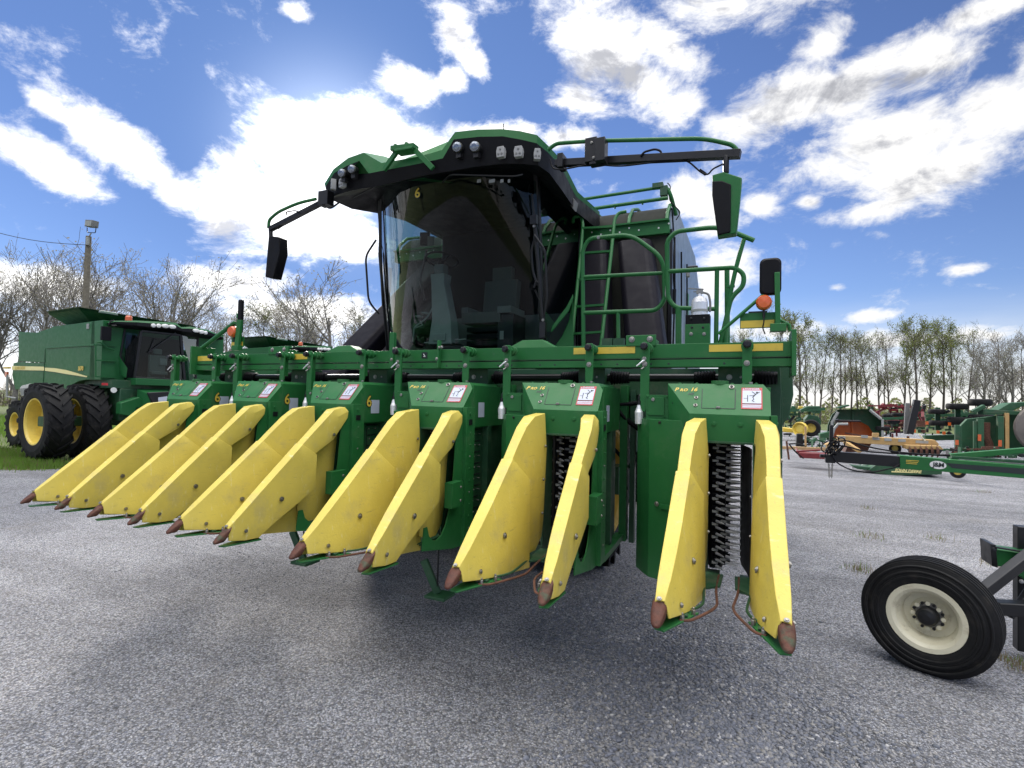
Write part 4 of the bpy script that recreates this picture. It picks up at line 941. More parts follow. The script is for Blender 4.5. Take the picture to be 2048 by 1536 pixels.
# mirror arms
def arm(name, pts_beam, w_, tube, Y, lab=None):
    m = MB(); m.beam(aY(*pts_beam[0], Y+.1), aY(*pts_beam[1], Y-.1), .06, w_, 'blackm')
    m.tube(fil([aY(*q, Y) for q in tube], .12, 5), .017, 'green', n=10); return m
ma = arm('mirror_arm', ((1112, 327), (1481, 308)), .058, ((1096, 300), (1112, 287), (1180, 282), (1410, 277), (1466, 290), (1478, 306)), 2.1)
ma.box(aY(1184, 303, 2.08), (.10, .09, .20), 'blackm'); ma.box(aY(1203, 303, 2.05), (.08, .11, .19), 'blackm'); ma.box(aY(1195, 327, 2.08), (.12, .08, .03), 'blackm'); ma.box(aY(1124, 325, 2.18), (.05, .12, .12), 'blackm')
for q in ((1183, 285), (1187, 315)): ma.bolt(aY(*q, 2.03), (0, -1, 0), .008, 'zinc')
ma.tube(fil([aY(1281, 313, 2.06), aY(1288, 304, 2.06), aY(1310, 298, 2.06), aY(1322, 302, 2.06), aY(1323, 313, 2.06)], .05), .009, 'black', n=8)
ma.tube(fil([aY(1100, 318, 2.15), aY(1104, 336, 2.15), aY(1122, 340, 2.12), aY(1180, 328, 2.08), aY(1240, 333, 2.08), aY(1330, 322, 2.06), aY(1372, 318, 2.05), aY(1402, 345, 2.02), aY(1416, 350, 2.0), aY(1425, 338, 2.0), aY(1446, 328, 2.0)], .08, 5), .007, 'black', n=6)
ma.beam(aY(1399, 340, 2.02), aY(1412, 349, 2.02), .02, .02, 'black'); ma.cyl(aY(1452, 312, 2.0), aY(1452, 346, 2.0), .022, 'blackm', n=12)
mo_ = ma.build('mirror_arm', PK, bevel=.003)
mm_ = MB()
mm_.prism([aY(*q, 1.98) for q in ((1424, 350), (1447, 343), (1484, 355), (1480, 400), (1473, 466), (1435, 472), (1427, 410))], (0, .10, 0), 'green')
mm_.prism([aY(*q, 1.965) for q in ((1424, 362), (1444, 361), (1462, 368), (1461, 464), (1436, 470), (1428, 420), (1424, 390))], (0, .03, 0), 'black')
mm_.build('side_mirror', mo_, bevel=.008, seg=3)
ma = arm('mirror_arm', ((660, 397), (540, 459)), .042, ((632, 398), (596, 406), (556, 424), (538, 440), (537, 456)), 2.1)
ma.tube(fil([aY(574, 430, 2.06), aY(572, 424, 2.06), aY(590, 421, 2.06), aY(598, 424, 2.06)], .03), .007, 'black', n=6); ma.cyl(aY(541, 455, 2.08), aY(542, 476, 2.08), .022, 'blackm'); ma.tube([aY(560, 448, 2.06), aY(564, 453, 2.05), aY(556, 458, 2.05)], .006, 'black', n=6)
ma.box(aY(652, 398, 2.1), (.13, .1, .15), 'blackm'); ma.tube(fil([aY(640, 405, 2.06), aY(660, 418, 2.06), aY(680, 404, 2.1)], .04), .010, 'black', n=6)
mo_ = ma.build('mirror_arm', PK, bevel=.003)
mm_ = MB(); mm_.prism([aY(*q, 2.06) for q in ((537, 471), (558, 474), (559, 505), (546, 556), (530, 554))], (0, .12, 0), 'black'); mm_.build('side_mirror', mo_, bevel=.008, seg=3)

# ------------------------------------------------------------------ ducts, basket, ladder, rails, wheels
def duct(a, b_, wx, wy, m='duct'):
    d = MB(); a = Vector(a); b_ = Vector(b_); ring = lambda p, k: [p+Vector((dx*wx/2*k, dy*wy/2*k, 0)) for dx, dy in ((-1, -.6), (-.7, -1), (.7, -1), (1, -.6), (1, 1), (-1, 1))]
    d.loft([ring(a, 1.0), ring(a.lerp(b_, .5), 1.0), ring(b_, 1.0)], m); return d
duct(aY(655, 770, 2.5), aY(890, 520, 4.6), .46, .40).build('air_duct', PK, bevel=.02, seg=3)
duct(aY(735, 790, 2.5), aY(905, 560, 4.6), .36, .36).build('air_duct', PK, bevel=.02, seg=3)
duct(aY(1192, 760, 3.3), aY(1190, 486, 4.3), .34, .30).build('air_duct', PK, bevel=.02, seg=3)
duct(aY(1300, 770, 3.2), aY(1271, 486, 4.3), .40, .34).build('air_duct', PK, bevel=.02, seg=3)
bs = MB()
prof = [(4.36, 1.9), (4.36, 3.95), (4.42, 4.10), (4.60, 4.25), (4.9, 4.36), (5.4, 4.42), (7.6, 4.40), (8.5, 3.9), (8.8, 2.6), (8.0, 1.75), (4.8, 1.75)]
bs.prism([(-4.75, y, z) for y, z in prof], (3.92, 0, 0), 'mesh')
bs.bb(-4.8, -.80, 4.30, 4.40, 3.84, 3.99, 'green'); bs.bb(-4.8, -.80, 4.26, 4.37, 3.985, 4.005, 'green')
for k in range(34):
    if k % 9 != 4: bs.cyl((-4.7+k*.118, 4.297, 3.95 if k % 2 else 3.91), (-4.7+k*.118, 4.302, 3.95 if k % 2 else 3.91), .011, 'white', n=8)
for x in (-4.8, -4.0, -3.2, -2.45, -1.85, -1.30, -.84):
    bs.tube([(x, 4.34, 3.98), (x, 4.42, 4.13), (x, 4.60, 4.28), (x, 4.9, 4.39), (x, 5.4, 4.45)], .022, 'green', n=8)
bo = bs.build('basket', PK, bevel=0)
sp = MB(); sp.add([(-.815, y, z) for y, z in prof], [tuple(range(len(prof)))], 'glightm'); sp.bb(-.83, -.79, 6.3, 6.42, 1.9, 3.5, 'green')
for y in (4.7, 5.4, 6.1): sp.tube([(-.79, y, 3.9), (-.79, y+.08, 3.2), (-.79, y-.05, 2.4)], .012, 'black', n=6)
sp.bb(-.815, -.77, 4.36, 4.42, 1.9, 3.9, 'blackm'); sp.tube([(-.80, 4.5, 4.2), (-.78, 4.6, 3.8), (-.77, 4.45, 3.4), (-.78, 4.7, 3.1)], .010, 'black', n=6); sp.bb(-.80, -.74, 4.5, 4.56, 2.9, 3.2, 'blackm')
sp.build('side_panel', bo, angle=0)
rl = MB(); Yr = 4.6
rl.tube([aY(1118, 406, Yr), aY(1312, 376, Yr)], .022, 'green', n=8); rl.tube([aY(1140, 424, Yr-.1), aY(1336, 396, Yr-.1)], .024, 'green', n=8); rl.tube(fil([aY(1312, 376, Yr), aY(1334, 374, Yr), aY(1342, 392, Yr), aY(1352, 430, Yr+.2)], .06), .024, 'green', n=8)
rl.box(aY(1316, 372, Yr), (.13, .08, .06), 'green2'); rl.box(aY(1328, 382, Yr), (.09, .06, .12), 'green2'); rl.tube(fil([aY(1335, 366, Yr), aY(1341, 372, Yr), aY(1338, 400, Yr), aY(1362, 425, Yr), aY(1352, 440, Yr)], .05), .007, 'black', n=6)
for q in ((1170, 418), (1230, 408), (1285, 400)): rl.cyl(aY(*q, Yr-.1), aY(q[0], q[1]+9, Yr-.1), .012, 'green')
rl.build('top_rail', bo)
ld = MB()
def yl(py): return 3.05+(690-py)/270*.75
def L_(px, py): return aY(px, py, yl(py))
ld.tube(fil([L_(1146, 445), L_(1147, 434), L_(1162, 432), L_(1166, 450), L_(1160, 520), L_(1142, 692)], .05, 5), .019, 'green', n=10)
ld.tube(fil([L_(1253, 423), L_(1236, 426), L_(1229, 440), L_(1225, 480), L_(1202, 692)], .05, 5), .019, 'green', n=10)
for (ya, yb) in ((457, 454), (507, 503), (560, 556), (614, 610), (668, 664)):
    xa = 1165-(ya-450)*.097; xb = 1228-(ya-440)*.104; ld.beam(L_(xa, ya), L_(xb, yb), .05, .022, 'green')
ld.build('ladder', PK)
h1 = MB(); Y = 2.75
f_ = lambda P, r=.12: fil([aY(*q, Y) for q in P], r, 6)
h1.tube(f_([(1167, 695), (1165, 500), (1178, 477), (1262, 469), (1327, 517), (1330, 600), (1313, 621), (1166, 626)]), .020, 'green', n=10)
h1.tube([aY(1166, 554, Y), aY(1329, 546, Y)], .018, 'green', n=10); h1.tube([aY(1236, 624, Y), aY(1237, 695, Y)], .018, 'green', n=10); h1.bolt(aY(1197, 475, Y-.02), (0, -1, 0), .011, 'zinc')
h1.build('handrail', PK)
h2 = MB(); Y = 2.65
h2.tube(f_([(1430, 618), (1352, 616), (1336, 598), (1334, 482), (1352, 463), (1440, 453), (1508, 481)]), .020, 'green', n=10)
h2.tube(f_([(1336, 543), (1470, 535), (1488, 548), (1487, 572), (1462, 595), (1452, 640), (1440, 690)], .16), .020, 'green', n=10)
h2.tube([aY(1434, 541, Y), aY(1432, 690, Y)], .019, 'green', n=10); h2.tube(fil([aY(1488, 478, Y), aY(1472, 535, Y), aY(1458, 600, Y), aY(1450, 690, Y)], .1), .018, 'green', n=10)
h2.tube([aY(1454, 540, Y+.3), aY(1455, 690, Y+.3)], .022, 'green', n=10); h2.tube([aY(1357, 616, Y), aY(1357, 692, Y)], .026, 'green', n=10)
h2.box(aY(1462, 573, Y), (.06, .03, .015), 'green'); h2.tube(fil([aY(1333, 565, Y), aY(1331, 590, Y), aY(1336, 600, Y)], .02), .008, 'zinc', n=6)
h2.build('handrail', PK)
cs = MB(); c = aY(1386, 537, 3.6); cs.box(c, (.10, .06, .05), 'blackm'); cs.box(c+Vector((-.05, 0, -.05)), (.04, .04, .08), 'zinc'); cs.build('camera_lamp', PK, bevel=.01)
fx = MB(); c = aY(1399, 620, 2.45); fx.lathe(c+Vector((0, 0, -.09)), (0, 0, 1), [(0, 0), (.060, 0), (.064, .01), (.064, .15), (.056, .18), (.030, .20), (.018, .205), (.016, .225), (0, .225)], 'steel', n=28)
fx.box(c+Vector((0, 0, .15)), (.05, .03, .03), 'zinc'); fx.beam(c+Vector((.03, 0, .17)), c+Vector((-.09, 0, .185)), .02, .008, 'zinc'); fx.beam(c+Vector((.02, 0, .15)), c+Vector((-.05, 0, .155)), .015, .006, 'zinc'); fx.tube(fil([c+Vector((.02, 0, .145)), c+Vector((.07, 0, .13)), c+Vector((.085, 0, .05)), c+Vector((.08, 0, -.02))], .04), .009, 'grey', n=8)
fx.cyl(c+Vector((0, 0, -.02)), c+Vector((0, 0, .0)), .067, 'lgrey', n=28); fx.build('fire_extinguisher', PK, angle=40)
bx = MB(); a, b_ = aY(1371, 630, 2.38), aY(1419, 690, 2.38); zm = aY(1371, 649, 2.38).z; bx.bb(a.x, b_.x, 2.38, 2.5, zm, a.z, 'black'); bx.bb(a.x-.002, b_.x, 2.375, 2.5, 2.15, zm, 'green')
for q in ((1382, 637), (1408, 637), (1384, 655), (1406, 655)): bx.bolt(aY(*q, 2.375), (0, -1, 0), .007, 'blackm')
for q in ((1382, 668), (1408, 668)): bx.bolt(aY(*q, 2.375), (0, -1, 0), .010, 'zinc')
bx.build('control_box', PK, bevel=.004)
fd = MB()
fd.loft([[aY(*q, Y) for q in ((1146, 592), (1138, 640), (1124, 672), (1104, 700), (1101, 730), (1148, 730))] for Y in (3.0, 3.3)], 'green'); fd.loft([[aY(*q, Y) for q in ((1146, 588), (1134, 612), (1104, 652), (1101, 664), (1104, 664), (1138, 622), (1147, 596))] for Y in (2.9, 3.3)], 'green'); fd.build('fender', PK, bevel=.01)
pf = MB(); pf.bb(-1.85, .02, 2.55, 4.2, 2.04, 2.10, 'green2'); 
for q in ((1238, 690), (1215, 690)): pf.box(aY(*q, 2.7), (.1, .05, .12), 'green2')
pf.build('platform', PK)

def ag_wheel(parent, loc, Rr, w_, rim, axis=(1, 0, 0), lugs=22, name='wheel', rimmat='yellowp', side=1, chev=True):
    """side: which way the open dish of the rim faces along the axis"""
    ax = Vector(axis).normalized(); loc = Vector(loc)
    up = Vector((0, 0, 1)); fwd = up.cross(ax)
    t = MB(); rh = Rr-.05 if chev else Rr
    t.lathe(loc, ax, [(rim, -w_*.40), (rim+.04, -w_*.47), (rim+(rh-rim)*.5, -w_*.50), (rh-.06, -w_*.47), (rh, -w_*.38), (rh+.005, 0), (rh, w_*.38), (rh-.06, w_*.47), (rim+(rh-rim)*.5, w_*.50), (rim+.04, w_*.47), (rim, w_*.40)], 'rubber', n=48)
    if chev:
        for k in range(lugs*2):
            sgn = 1 if k % 2 else -1; a0 = 2*math.pi*k/(lugs*2); da = 2*math.pi/lugs*1.05
            P = []
            for (f_, aa, rr_) in ((.02, 0, 0), (.25, .45, 0), (.48, .95, -.012), (.50, 1.05, -.09)):
                a = a0-da*aa
                d = fwd*math.cos(a)+up*math.sin(a); P.append((loc+ax*(sgn*f_*w_), d, rr_, (-fwd*math.sin(a)+up*math.cos(a))))
            rings = []
            for (c, d, rr_, tg) in P:
                hw = .030*Rr
                rings.append([c+d*(Rr-.07+rr_)-tg*hw*1.3, c+d*(Rr-.07+rr_)+tg*hw*1.3, c+d*(Rr+rr_)+tg*hw, c+d*(Rr+rr_)-tg*hw])
            t.loft(rings, 'rubber')
    else:
        for sg_ in (-1, 1):
            for q_ in (.42, .60, .82): rq = rim+(rh-rim)*q_; t.lathe(loc, ax*sg_, [(rq-.010, w_*.485), (rq-.004, w_*.515), (rq+.004, w_*.515), (rq+.010, w_*.485)], 'rubber', n=48)
        for h_ in (-.3, -.1, .1, .3): t.lathe(loc, ax, [(rh-.004, h_*w_-.012), (rh+.012, h_*w_-.008), (rh+.012, h_*w_+.008), (rh-.004, h_*w_+.012)], 'rubber', n=48)
    to = t.build('tyre', parent, angle=35)
    r = MB(); s = side
    r.lathe(loc, ax*s, [(rim+.025, w_*.42), (rim+.02, w_*.45), (rim-.01, w_*.44), (rim-.03, w_*.36), (rim-.05, w_*.10), (rim-.055, -w_*.1), (rim*.55, -w_*.12), (rim*.40, -w_*.02), (rim*.22, -w_*.02), (rim*.22, w_*.1), (0, w_*.1)], rimmat, n=40)
    r.lathe(loc, ax*s, [(rim+.02, -w_*.44), (rim-.03, -w_*.36), (rim-.05, -w_*.1)], rimmat, n=40)
    for k in range(10):
        a = 2*math.pi*k/10; r.bolt(loc+ax*s*(-w_*.015)+(fwd*math.cos(a)+up*math.sin(a))*rim*.31, ax*s, .016, 'zinc')
    r.build('rim', parent, angle=35)
for (x, sd_) in ((-1.52, 1), (-2.05, 1), (-3.45, -1), (-3.98, -1)):
    wo_ = empty('drive_wheel', (x, 3.75, .93)); wo_.parent = PK; ag_wheel(wo_, (0, 0, 0), .93, .52, .56, side=sd_, rimmat='shadedrim')
for x in (-1.6, -3.9):
    wo_ = empty('rear_wheel', (x, 7.6, .7)); wo_.parent = PK; ag_wheel(wo_, (0, 0, 0), .70, .42, .36, side=1)
# put the thing's origin on the ground under it
base = Vector((-2.4, 3.0, 0))
for c in kids(PK): c.location = c.location-base
PK.location = base
def rebase(root, base):
    base = Vector(base)
    for c in kids(root): c.location = c.location-base
    root.location = base
# ------------------------------------------------------------------ combine harvester
def make_combine():
    root = thing('combine_harvester', 'green combine harvester with dual front tyres and a yellow side stripe, parked on the left', 'combine harvester')
    o0 = Vector((-15.785, 7.627, .05)); th = -.0875
    hx = Vector((math.cos(th), math.sin(th), 0)); rx = Vector((math.sin(th), -math.cos(th), 0))
    def loc(P): d = P-o0; return (d.dot(hx), -d.dot(rx), d.z)
    def S(x, y, yl=-1.63, dy=0.0):      # crop pixel on the side plane -> local
        d = ray(x*.2441, 580+y*.2441); t = ((o0-rx*yl-CAM).dot(rx))/d.dot(rx); q = loc(CAM+d*t); return (q[0], yl+dy, q[2])
    def Fp(x, y, xl, dx=0.0):
        d = ray(x*.2441, 580+y*.2441); t = ((o0+hx*xl-CAM).dot(hx))/d.dot(hx); q = loc(CAM+d*t); return (xl+dx, q[1], q[2])
    # lower bodywork and tank
    b = MB(); W2 = 3.26
    low = [S(*q) for q in ((110, 600), (150, 590), (375, 600), (375, 478), (775, 452), (775, 735), (700, 735), (650, 745), (600, 770), (560, 830), (370, 800), (125, 815), (100, 700))]
    b.prism(low, (0, W2, 0), 'greenc')
    b.prism([S(430, 300), S(775, 255), S(775, 448), S(385, 472)], (0, W2, 0), 'greenc')
    b.prism([S(152, 342, -1.60), S(300, 350, -1.60), S(436, 305, -1.60), S(436, 472, -1.60), S(375, 478, -1.60), S(370, 596, -1.60), S(152, 584, -1.60)], (0, W2-.06, 0), 'greenc')
    b.beam(S(385, 474, -1.635), S(775, 450, -1.635), .03, .045, 'greenc'); b.beam(S(370, 480, -1.635), S(352, 790, -1.635), .012, .02, 'green2')
    b.bb(.0, .62, -1.63, 1.63, 2.06, 3.62, 'greenc'); b.bb(-.6, .9, -1.5, 1.5, 1.85, 2.07, 'green2'); b.bb(-4.6, .4, -.75, .75, .8, 1.9, 'green2')
    body = b.build('body', root, bevel=.03, seg=3)
    s = MB(); Y = -1.645
    s.add([S(98, 622, Y), S(360, 628, Y), S(362, 660, Y), S(98, 655, Y)], [(0, 1, 2, 3)], 'decalc')
    cp = [(368, 636), (450, 640), (540, 655), (630, 680), (705, 704)]; cq = [(368, 662), (450, 672), (540, 688), (630, 702), (705, 714)]
    s.add([S(*q, Y) for q in cp]+[S(*q, Y) for q in cq[::-1]], [tuple(range(10))], 'decalc'); s.cyl(S(712, 709, Y), S(712, 709, Y, -.01), .02, 'decalc', n=12)
    s.text('JOHN DEERE', .13, 'decaly', S(125, 641, Y-.002), (1, 0, 0), (0, 0, 1), .004, 0); s.text('S670', .15, 'decaly', S(640, 645, Y), (1, 0, 0), (0, 0, 1), .01, .1)
    s.build('side_stripe', body, angle=0)
    w = MB(); w.box(S(720, 297, -1.64), (.12, .02, .14), 'lgrey'); w.build('marker_plate', body)
    # grain tank extension
    f = MB(); z0, z1 = 3.60, 4.02; bq = [(-2.35, -1.15), (-1.0, -1.15), (-1.0, 1.2), (-2.35, 1.2)]
    tq = [(-3.05, -1.75, 3.98), (.2, -1.75, 4.13), (.9, 1.6, 4.05), (-3.0, 1.9, 4.0)]
    t0 = Vector(S(378, 176, -1.7)); t1 = Vector(S(640, 138, -1.7)); t2 = Vector(Fp(1610, 298, -.1))
    pk = [t0, t1, t2, Vector((t0.x, t2.y, t2.z))]
    f.loft([[Vector((x, y, z0)) for x, y in bq], pk], 'green2', caps=False); f.loft([[Vector((x, y, z0)) for x, y in bq], [p*.985 for p in pk]], 'green2', caps=False)
    f.prism([Vector((x, y, z0-.01)) for x, y in bq], (0, 0, .03), 'green2')
    fo = f.build('grain_tank_extension', root, angle=20)
    q = MB(); c = (t1*.42+t2*.08+Vector((-1.0, -1.15, z0))*.5)
    n_ = (t2-t1).cross(Vector((-1.0, -1.15, z0))-t1).normalized()
    e1 = (t2-t1).normalized(); e2 = e1.cross(n_)
    if e2.z < 0: e2 = -e2
    if n_.dot(Vector(loc(CAM))-t1) < 0: n_ = -n_
    c = t1.lerp(t2, .21).lerp(Vector((-1.0, -1.15, z0)).lerp(Vector((-1.0, 1.2, z0)), .21), .17)+n_*.03
    P = []
    for (sx, sz, a0) in ((1, 1, 0), (-1, 1, 90), (-1, -1, 180), (1, -1, 270)):
        for k in range(5):
            a = R(a0+22.5*k); P.append(c+e1*(sx*.15+.08*math.cos(a))+e2*(sz*.04+.10*math.sin(a)))
    q.prism(P, n_*.01, 'white'); q.build('tank_window', fo)
    # cab
    cbm = MB(); xf = 1.0
    A1, A2, A3, A4 = Fp(1155, 335, xf), Fp(1480, 370, xf), Fp(1510, 742, xf), Fp(1100, 722, xf)
    L1, L2, L3 = Fp(1022, 318, .62), Fp(985, 540, .62), Fp(1070, 724, .62); R1, R2 = Fp(1620, 390, .62), Fp(1600, 745, .62)
    cbm.bb(.55, 1.15, -1.05, .75, 1.95, 2.13, 'greenc'); cbm.beam(A1, A4, .06, .06, 'blackm', up=(1, 0, 0)); cbm.beam(A2, A3, .07, .07, 'blackm', up=(1, 0, 0)); cbm.beam(L1, L2, .05, .05, 'blackm', up=(1, 0, 0)); cbm.beam(L2, L3, .05, .05, 'blackm', up=(1, 0, 0)); cbm.beam(R1, R2, .06, .06, 'blackm', up=(1, 0, 0))
    cbm.beam(A1, A2, .06, .06, 'blackm'); cbm.beam(A4, A3, .06, .08, 'blackm')
    cbm.box((.66, -.35, 2.7), (.04, 1.5, 1.2), 'black'); cbm.prism([Fp(975, 540, .75), Fp(1045, 640, .9), Fp(1035, 720, .9), Fp(990, 700, .7)], (-.05, 0, 0), 'greenc')
    cbo = cbm.build('cab', root, bevel=.01)
    gl = MB(); gl.add([A1, A2, A3, A4], [(0, 1, 2, 3)], 'glass'); gl.build('windshield', cbo, angle=0)
    gl = MB(); gl.add([L1, A1, A4, L3, L2], [(0, 1, 2, 3, 4)], 'glass'); gl.build('side_window', cbo, angle=0)
    gl = MB(); gl.add([A2, R1, R2, A3], [(0, 1, 2, 3)], 'glass'); gl.build('side_window', cbo, angle=0)
    st = MB(); st.box((.80, -.38, 2.45), (.12, .42, .70), 'seat'); st.box((.80, -.38, 2.90), (.10, .22, .16), 'seat'); st.box((.86, -.38, 2.3), (.25, .42, .10), 'seat'); st.box((.9, .12, 2.35), (.1, .22, .45), 'grey'); st.box((.88, -.25, 2.62), (.05, .2, .2), 'grey'); st.build('operator_seat', cbo, bevel=.03)
    wpm = MB(); wpm.beam(Fp(1215, 512, 1.04), Fp(1440, 350, 1.04), .02, .03, 'blackm'); wpm.beam(Fp(1225, 505, 1.04), Fp(1265, 400, 1.04), .015, .02, 'blackm'); wpm.build('wiper', cbo)
    rf_ = MB()
    pr = [Fp(890, 268, .75), Fp(940, 252, .8), Fp(1120, 250, 1.1), Fp(1440, 268, 1.1), Fp(1485, 305, 1.1), Fp(1560, 300, 1.1), Fp(1700, 325, 1.1), Fp(1830, 385, .85)]
    lo_ = [Fp(900, 278, .75), Fp(945, 275, .8), Fp(1125, 292, 1.16), Fp(1430, 322, 1.16), Fp(1490, 335, 1.16), Fp(1560, 348, 1.16), Fp(1690, 366, 1.16), Fp(1825, 392, .88)]
    bk_ = [(-.3, p[1], p[2]+.02) for p in pr]
    mid_ = [Vector(a).lerp(Vector(c), .35)+Vector((.02, 0, 0)) for a, c in zip(pr, lo_)]
    rf_.loft([bk_, pr, mid_], 'greenc', closed=False); rf_.loft([mid_, lo_, [(.9, p[1], p[2]-.06) for p in lo_], [(-.3, p[1], p[2]-.06) for p in lo_]], 'black', closed=False)
    rfo = rf_.build('roof', root)
    for (x, y, a) in ((1260, 291, .05), (1303, 293, .05), (1357, 295, .085), (1415, 301, .085), (1610, 333, .08), (1655, 343, .07), (1688, 350, .045)):
        l = MB(); c = Vector(Fp(x, y, 1.20)); l.loft([[c+Vector((.0, math.cos(2*math.pi*k/16)*a*r_, math.sin(2*math.pi*k/16)*.05*r_))+Vector((dx, 0, 0)) for k in range(16)] for r_, dx in ((1.1, -.04), (1.1, 0), (.9, .012), (.5, .02))], 'white'); l.build('work_light', rfo)
    be = MB(); c = Vector(Fp(1055, 238, .5)); be.lathe(c+Vector((0, 0, -.03)), (0, 0, 1), [(.085, -.02), (.085, 0), (.08, .08), (.06, .12), (0, .13)], 'orange', n=18); be.build('beacon', rfo)
    mi = MB(); c = Vector(Fp(868, 357, .8)); mi.box(c, (.08, .22, .36), 'black'); mi.tube(fil([c+Vector((0, .05, .22)), c+Vector((0, .1, .36)), Vector(Fp(960, 262, .7))], .1), .018, 'black'); mi.build('rear_view_mirror', root, bevel=.04, seg=3)
    # front ladder, feeder house, chassis
    ldm = MB()
    for y in (450, 575, 710): ldm.beam(Fp(785, y, .66), Fp(945, y+6, .66), .05, .03, 'greenc')
    ldm.beam(Fp(783, 450, .66), Fp(783, 715, .66), .03, .03, 'greenc'); ldm.tube(fil([Fp(790, 430, .70), Fp(830, 430, .72), Fp(870, 470, .72), Fp(935, 492, .70)], .1), .018, 'greenc'); ldm.build('ladder', root)
    fh = MB()
    fh.prism([Fp(1080, 735, .9), Fp(1430, 770, .9), Fp(1400, 830, .9), Fp(1260, 820, .9), Fp(1180, 770, .9), Fp(1080, 760, .9)], (-.3, 0, 0), 'greenc')
    fh.loft([[(1.0, -.95, 1.25), (1.0, .55, 1.25), (1.0, .55, 1.85), (1.0, -.95, 1.85)], [(1.9, -.75, .75), (1.9, .55, .75), (1.9, .55, 1.55), (1.9, -.75, 1.55)]], 'greenc')
    fh.prism([Fp(1195, 840, 1.9), Fp(1390, 830, 1.9), Fp(1380, 990, 1.9), Fp(1260, 980, 1.9)], (.08, 0, 0), 'blackm')
    fh.prism([Fp(990, 925, 1.2), Fp(1140, 875, 1.2), Fp(1210, 940, 1.2), Fp(1200, 970, 1.2), Fp(1120, 965, 1.2), Fp(1105, 1040, 1.2), Fp(985, 1020, 1.2)], (-.25, 0, 0), 'greenc'); fh.bb(.2, .9, -1.3, -.2, 1.0, 1.85, 'green2'); fh.bb(-.1, 1.0, -1.0, 1.0, .55, .75, 'green2'); fh.bb(-.2, .2, -2.6, 2.6, .85, 1.1, 'green2')
    fo2 = fh.build('feeder_house', root, bevel=.02)
    s = MB(); s.quad(Fp(1280, 880, 1.9, .09), Fp(1355, 870, 1.9, .09), Fp(1355, 935, 1.9, .09), Fp(1285, 955, 1.9, .09), 'decalw'); s.quad(Fp(832, 760, .92), Fp(885, 762, .92), Fp(885, 782, .92), Fp(832, 780, .92), 'decalr'); s.cyl(Fp(930, 820, .95), Fp(930, 820, .95, .02), .07, 'white', n=16); s.build('decal', fo2, angle=0)
    tl = MB(); c = Vector(S(55, 690, -1.7)); tl.box(c, (.15, .05, .15), 'orange'); tl.box(c+Vector((0, 0, .2)), (.35, .08, .05), 'decaly'); tl.tube([c+Vector((.05, 0, 0)), c+Vector((.1, 0, -.7)), c+Vector((.5, .1, -.75))], .03, 'lgrey'); tl.build('tail_light', root)
    ex = MB(); ex.lathe(S(250, 800, -1.65), (0, -.2, 1), [(.25, -.2), (.24, .02), (.18, .09), (0, .12)], 'lgrey', n=20); ex.build('wheel_motor_cover', root)
    for (x, y, r_, w_, rm) in ((0, -1.72, .975, .55, .56), (0, -2.50, .975, .55, .56), (0, 1.72, .975, .55, .56), (0, 2.5, .975, .55, .56), (-4.05, -1.62, .72, .48, .34), (-4.05, 1.62, .72, .48, .34)):
        e = empty('wheel', (x, y, r_)); e.parent = root; e.rotation_euler = (0, 0, 0)
        ag_wheel(e, (0, 0, 0), r_, w_, rm, axis=(0, 1, 0), lugs=20, side=-1 if y < 0 else 1)
    root.location = o0; root.rotation_euler = (0, 0, th)
    return root
cmb1 = make_combine()
cmb2 = copy_tree(cmb1)
cmb2['label'] = 'second combine harvester in the distance, only its dark grain tank extension showing above the yellow-striped tool bar'
cmb2['label'] = 'farther green combine whose dark tank top shows behind the header tool bar'
p2_ = aD(622, 790, 21.5); cmb2.location = (p2_.x, p2_.y, 0.05)

# ------------------------------------------------------------------ light pole, cable
lp = thing('light_pole', 'weathered wooden pole with a floodlight on top, behind the combine', 'light pole')
b0 = aD(163, 785, 27); b0.z = 0; tp = aD(183, 470, 27)
pm = MB(); pm.tube([b0, Vector((b0.x, b0.y, 4)), Vector((b0.x, b0.y, tp.z))], [.175, .155, .125], 'conc', n=14); pm.build('pole', lp)
t_ = Vector((b0.x, b0.y, tp.z))
fl = MB(); fl.box(t_+Vector((.22, 0, .62)), (.66, .3, .34), 'grey', Matrix.Rotation(.15, 3, 'Y')); fl.box(t_+Vector((.22, -.16, .60)), (.56, .03, .26), 'lgrey', Matrix.Rotation(.15, 3, 'Y'))
fl.tube(fil([t_+Vector((-.18, 0, .5)), t_+Vector((-.16, 0, .22)), t_+Vector((.58, 0, .12)), t_+Vector((.62, 0, .45))], .08), .022, 'blackm'); fl.beam(t_+Vector((.2, 0, .15)), t_+Vector((-.05, 0, -.1)), .05, .05, 'lgrey'); fl.box(t_+Vector((.12, -.1, -.3)), (.15, .1, .4), 'lgrey'); fl.build('floodlight', lp, bevel=.02)
rebase(lp, (b0.x, b0.y, 0))
wr_ = MB(); a = aD(-60, 449, 27); c = aD(178, 490, 27); d = aD(225, 506, 33)
wr_.tube([a.lerp(c, k/10)-Vector((0, 0, .25*math.sin(math.pi*k/10))) for k in range(11)]+[c.lerp(d, k/8)-Vector((0, 0, .5*math.sin(math.pi*k/8))) for k in range(1, 9)], .016, 'blackm', n=5)
tag(wr_.build('overhead_cable'), 'thin black cable strung to the wooden light pole', 'cable')

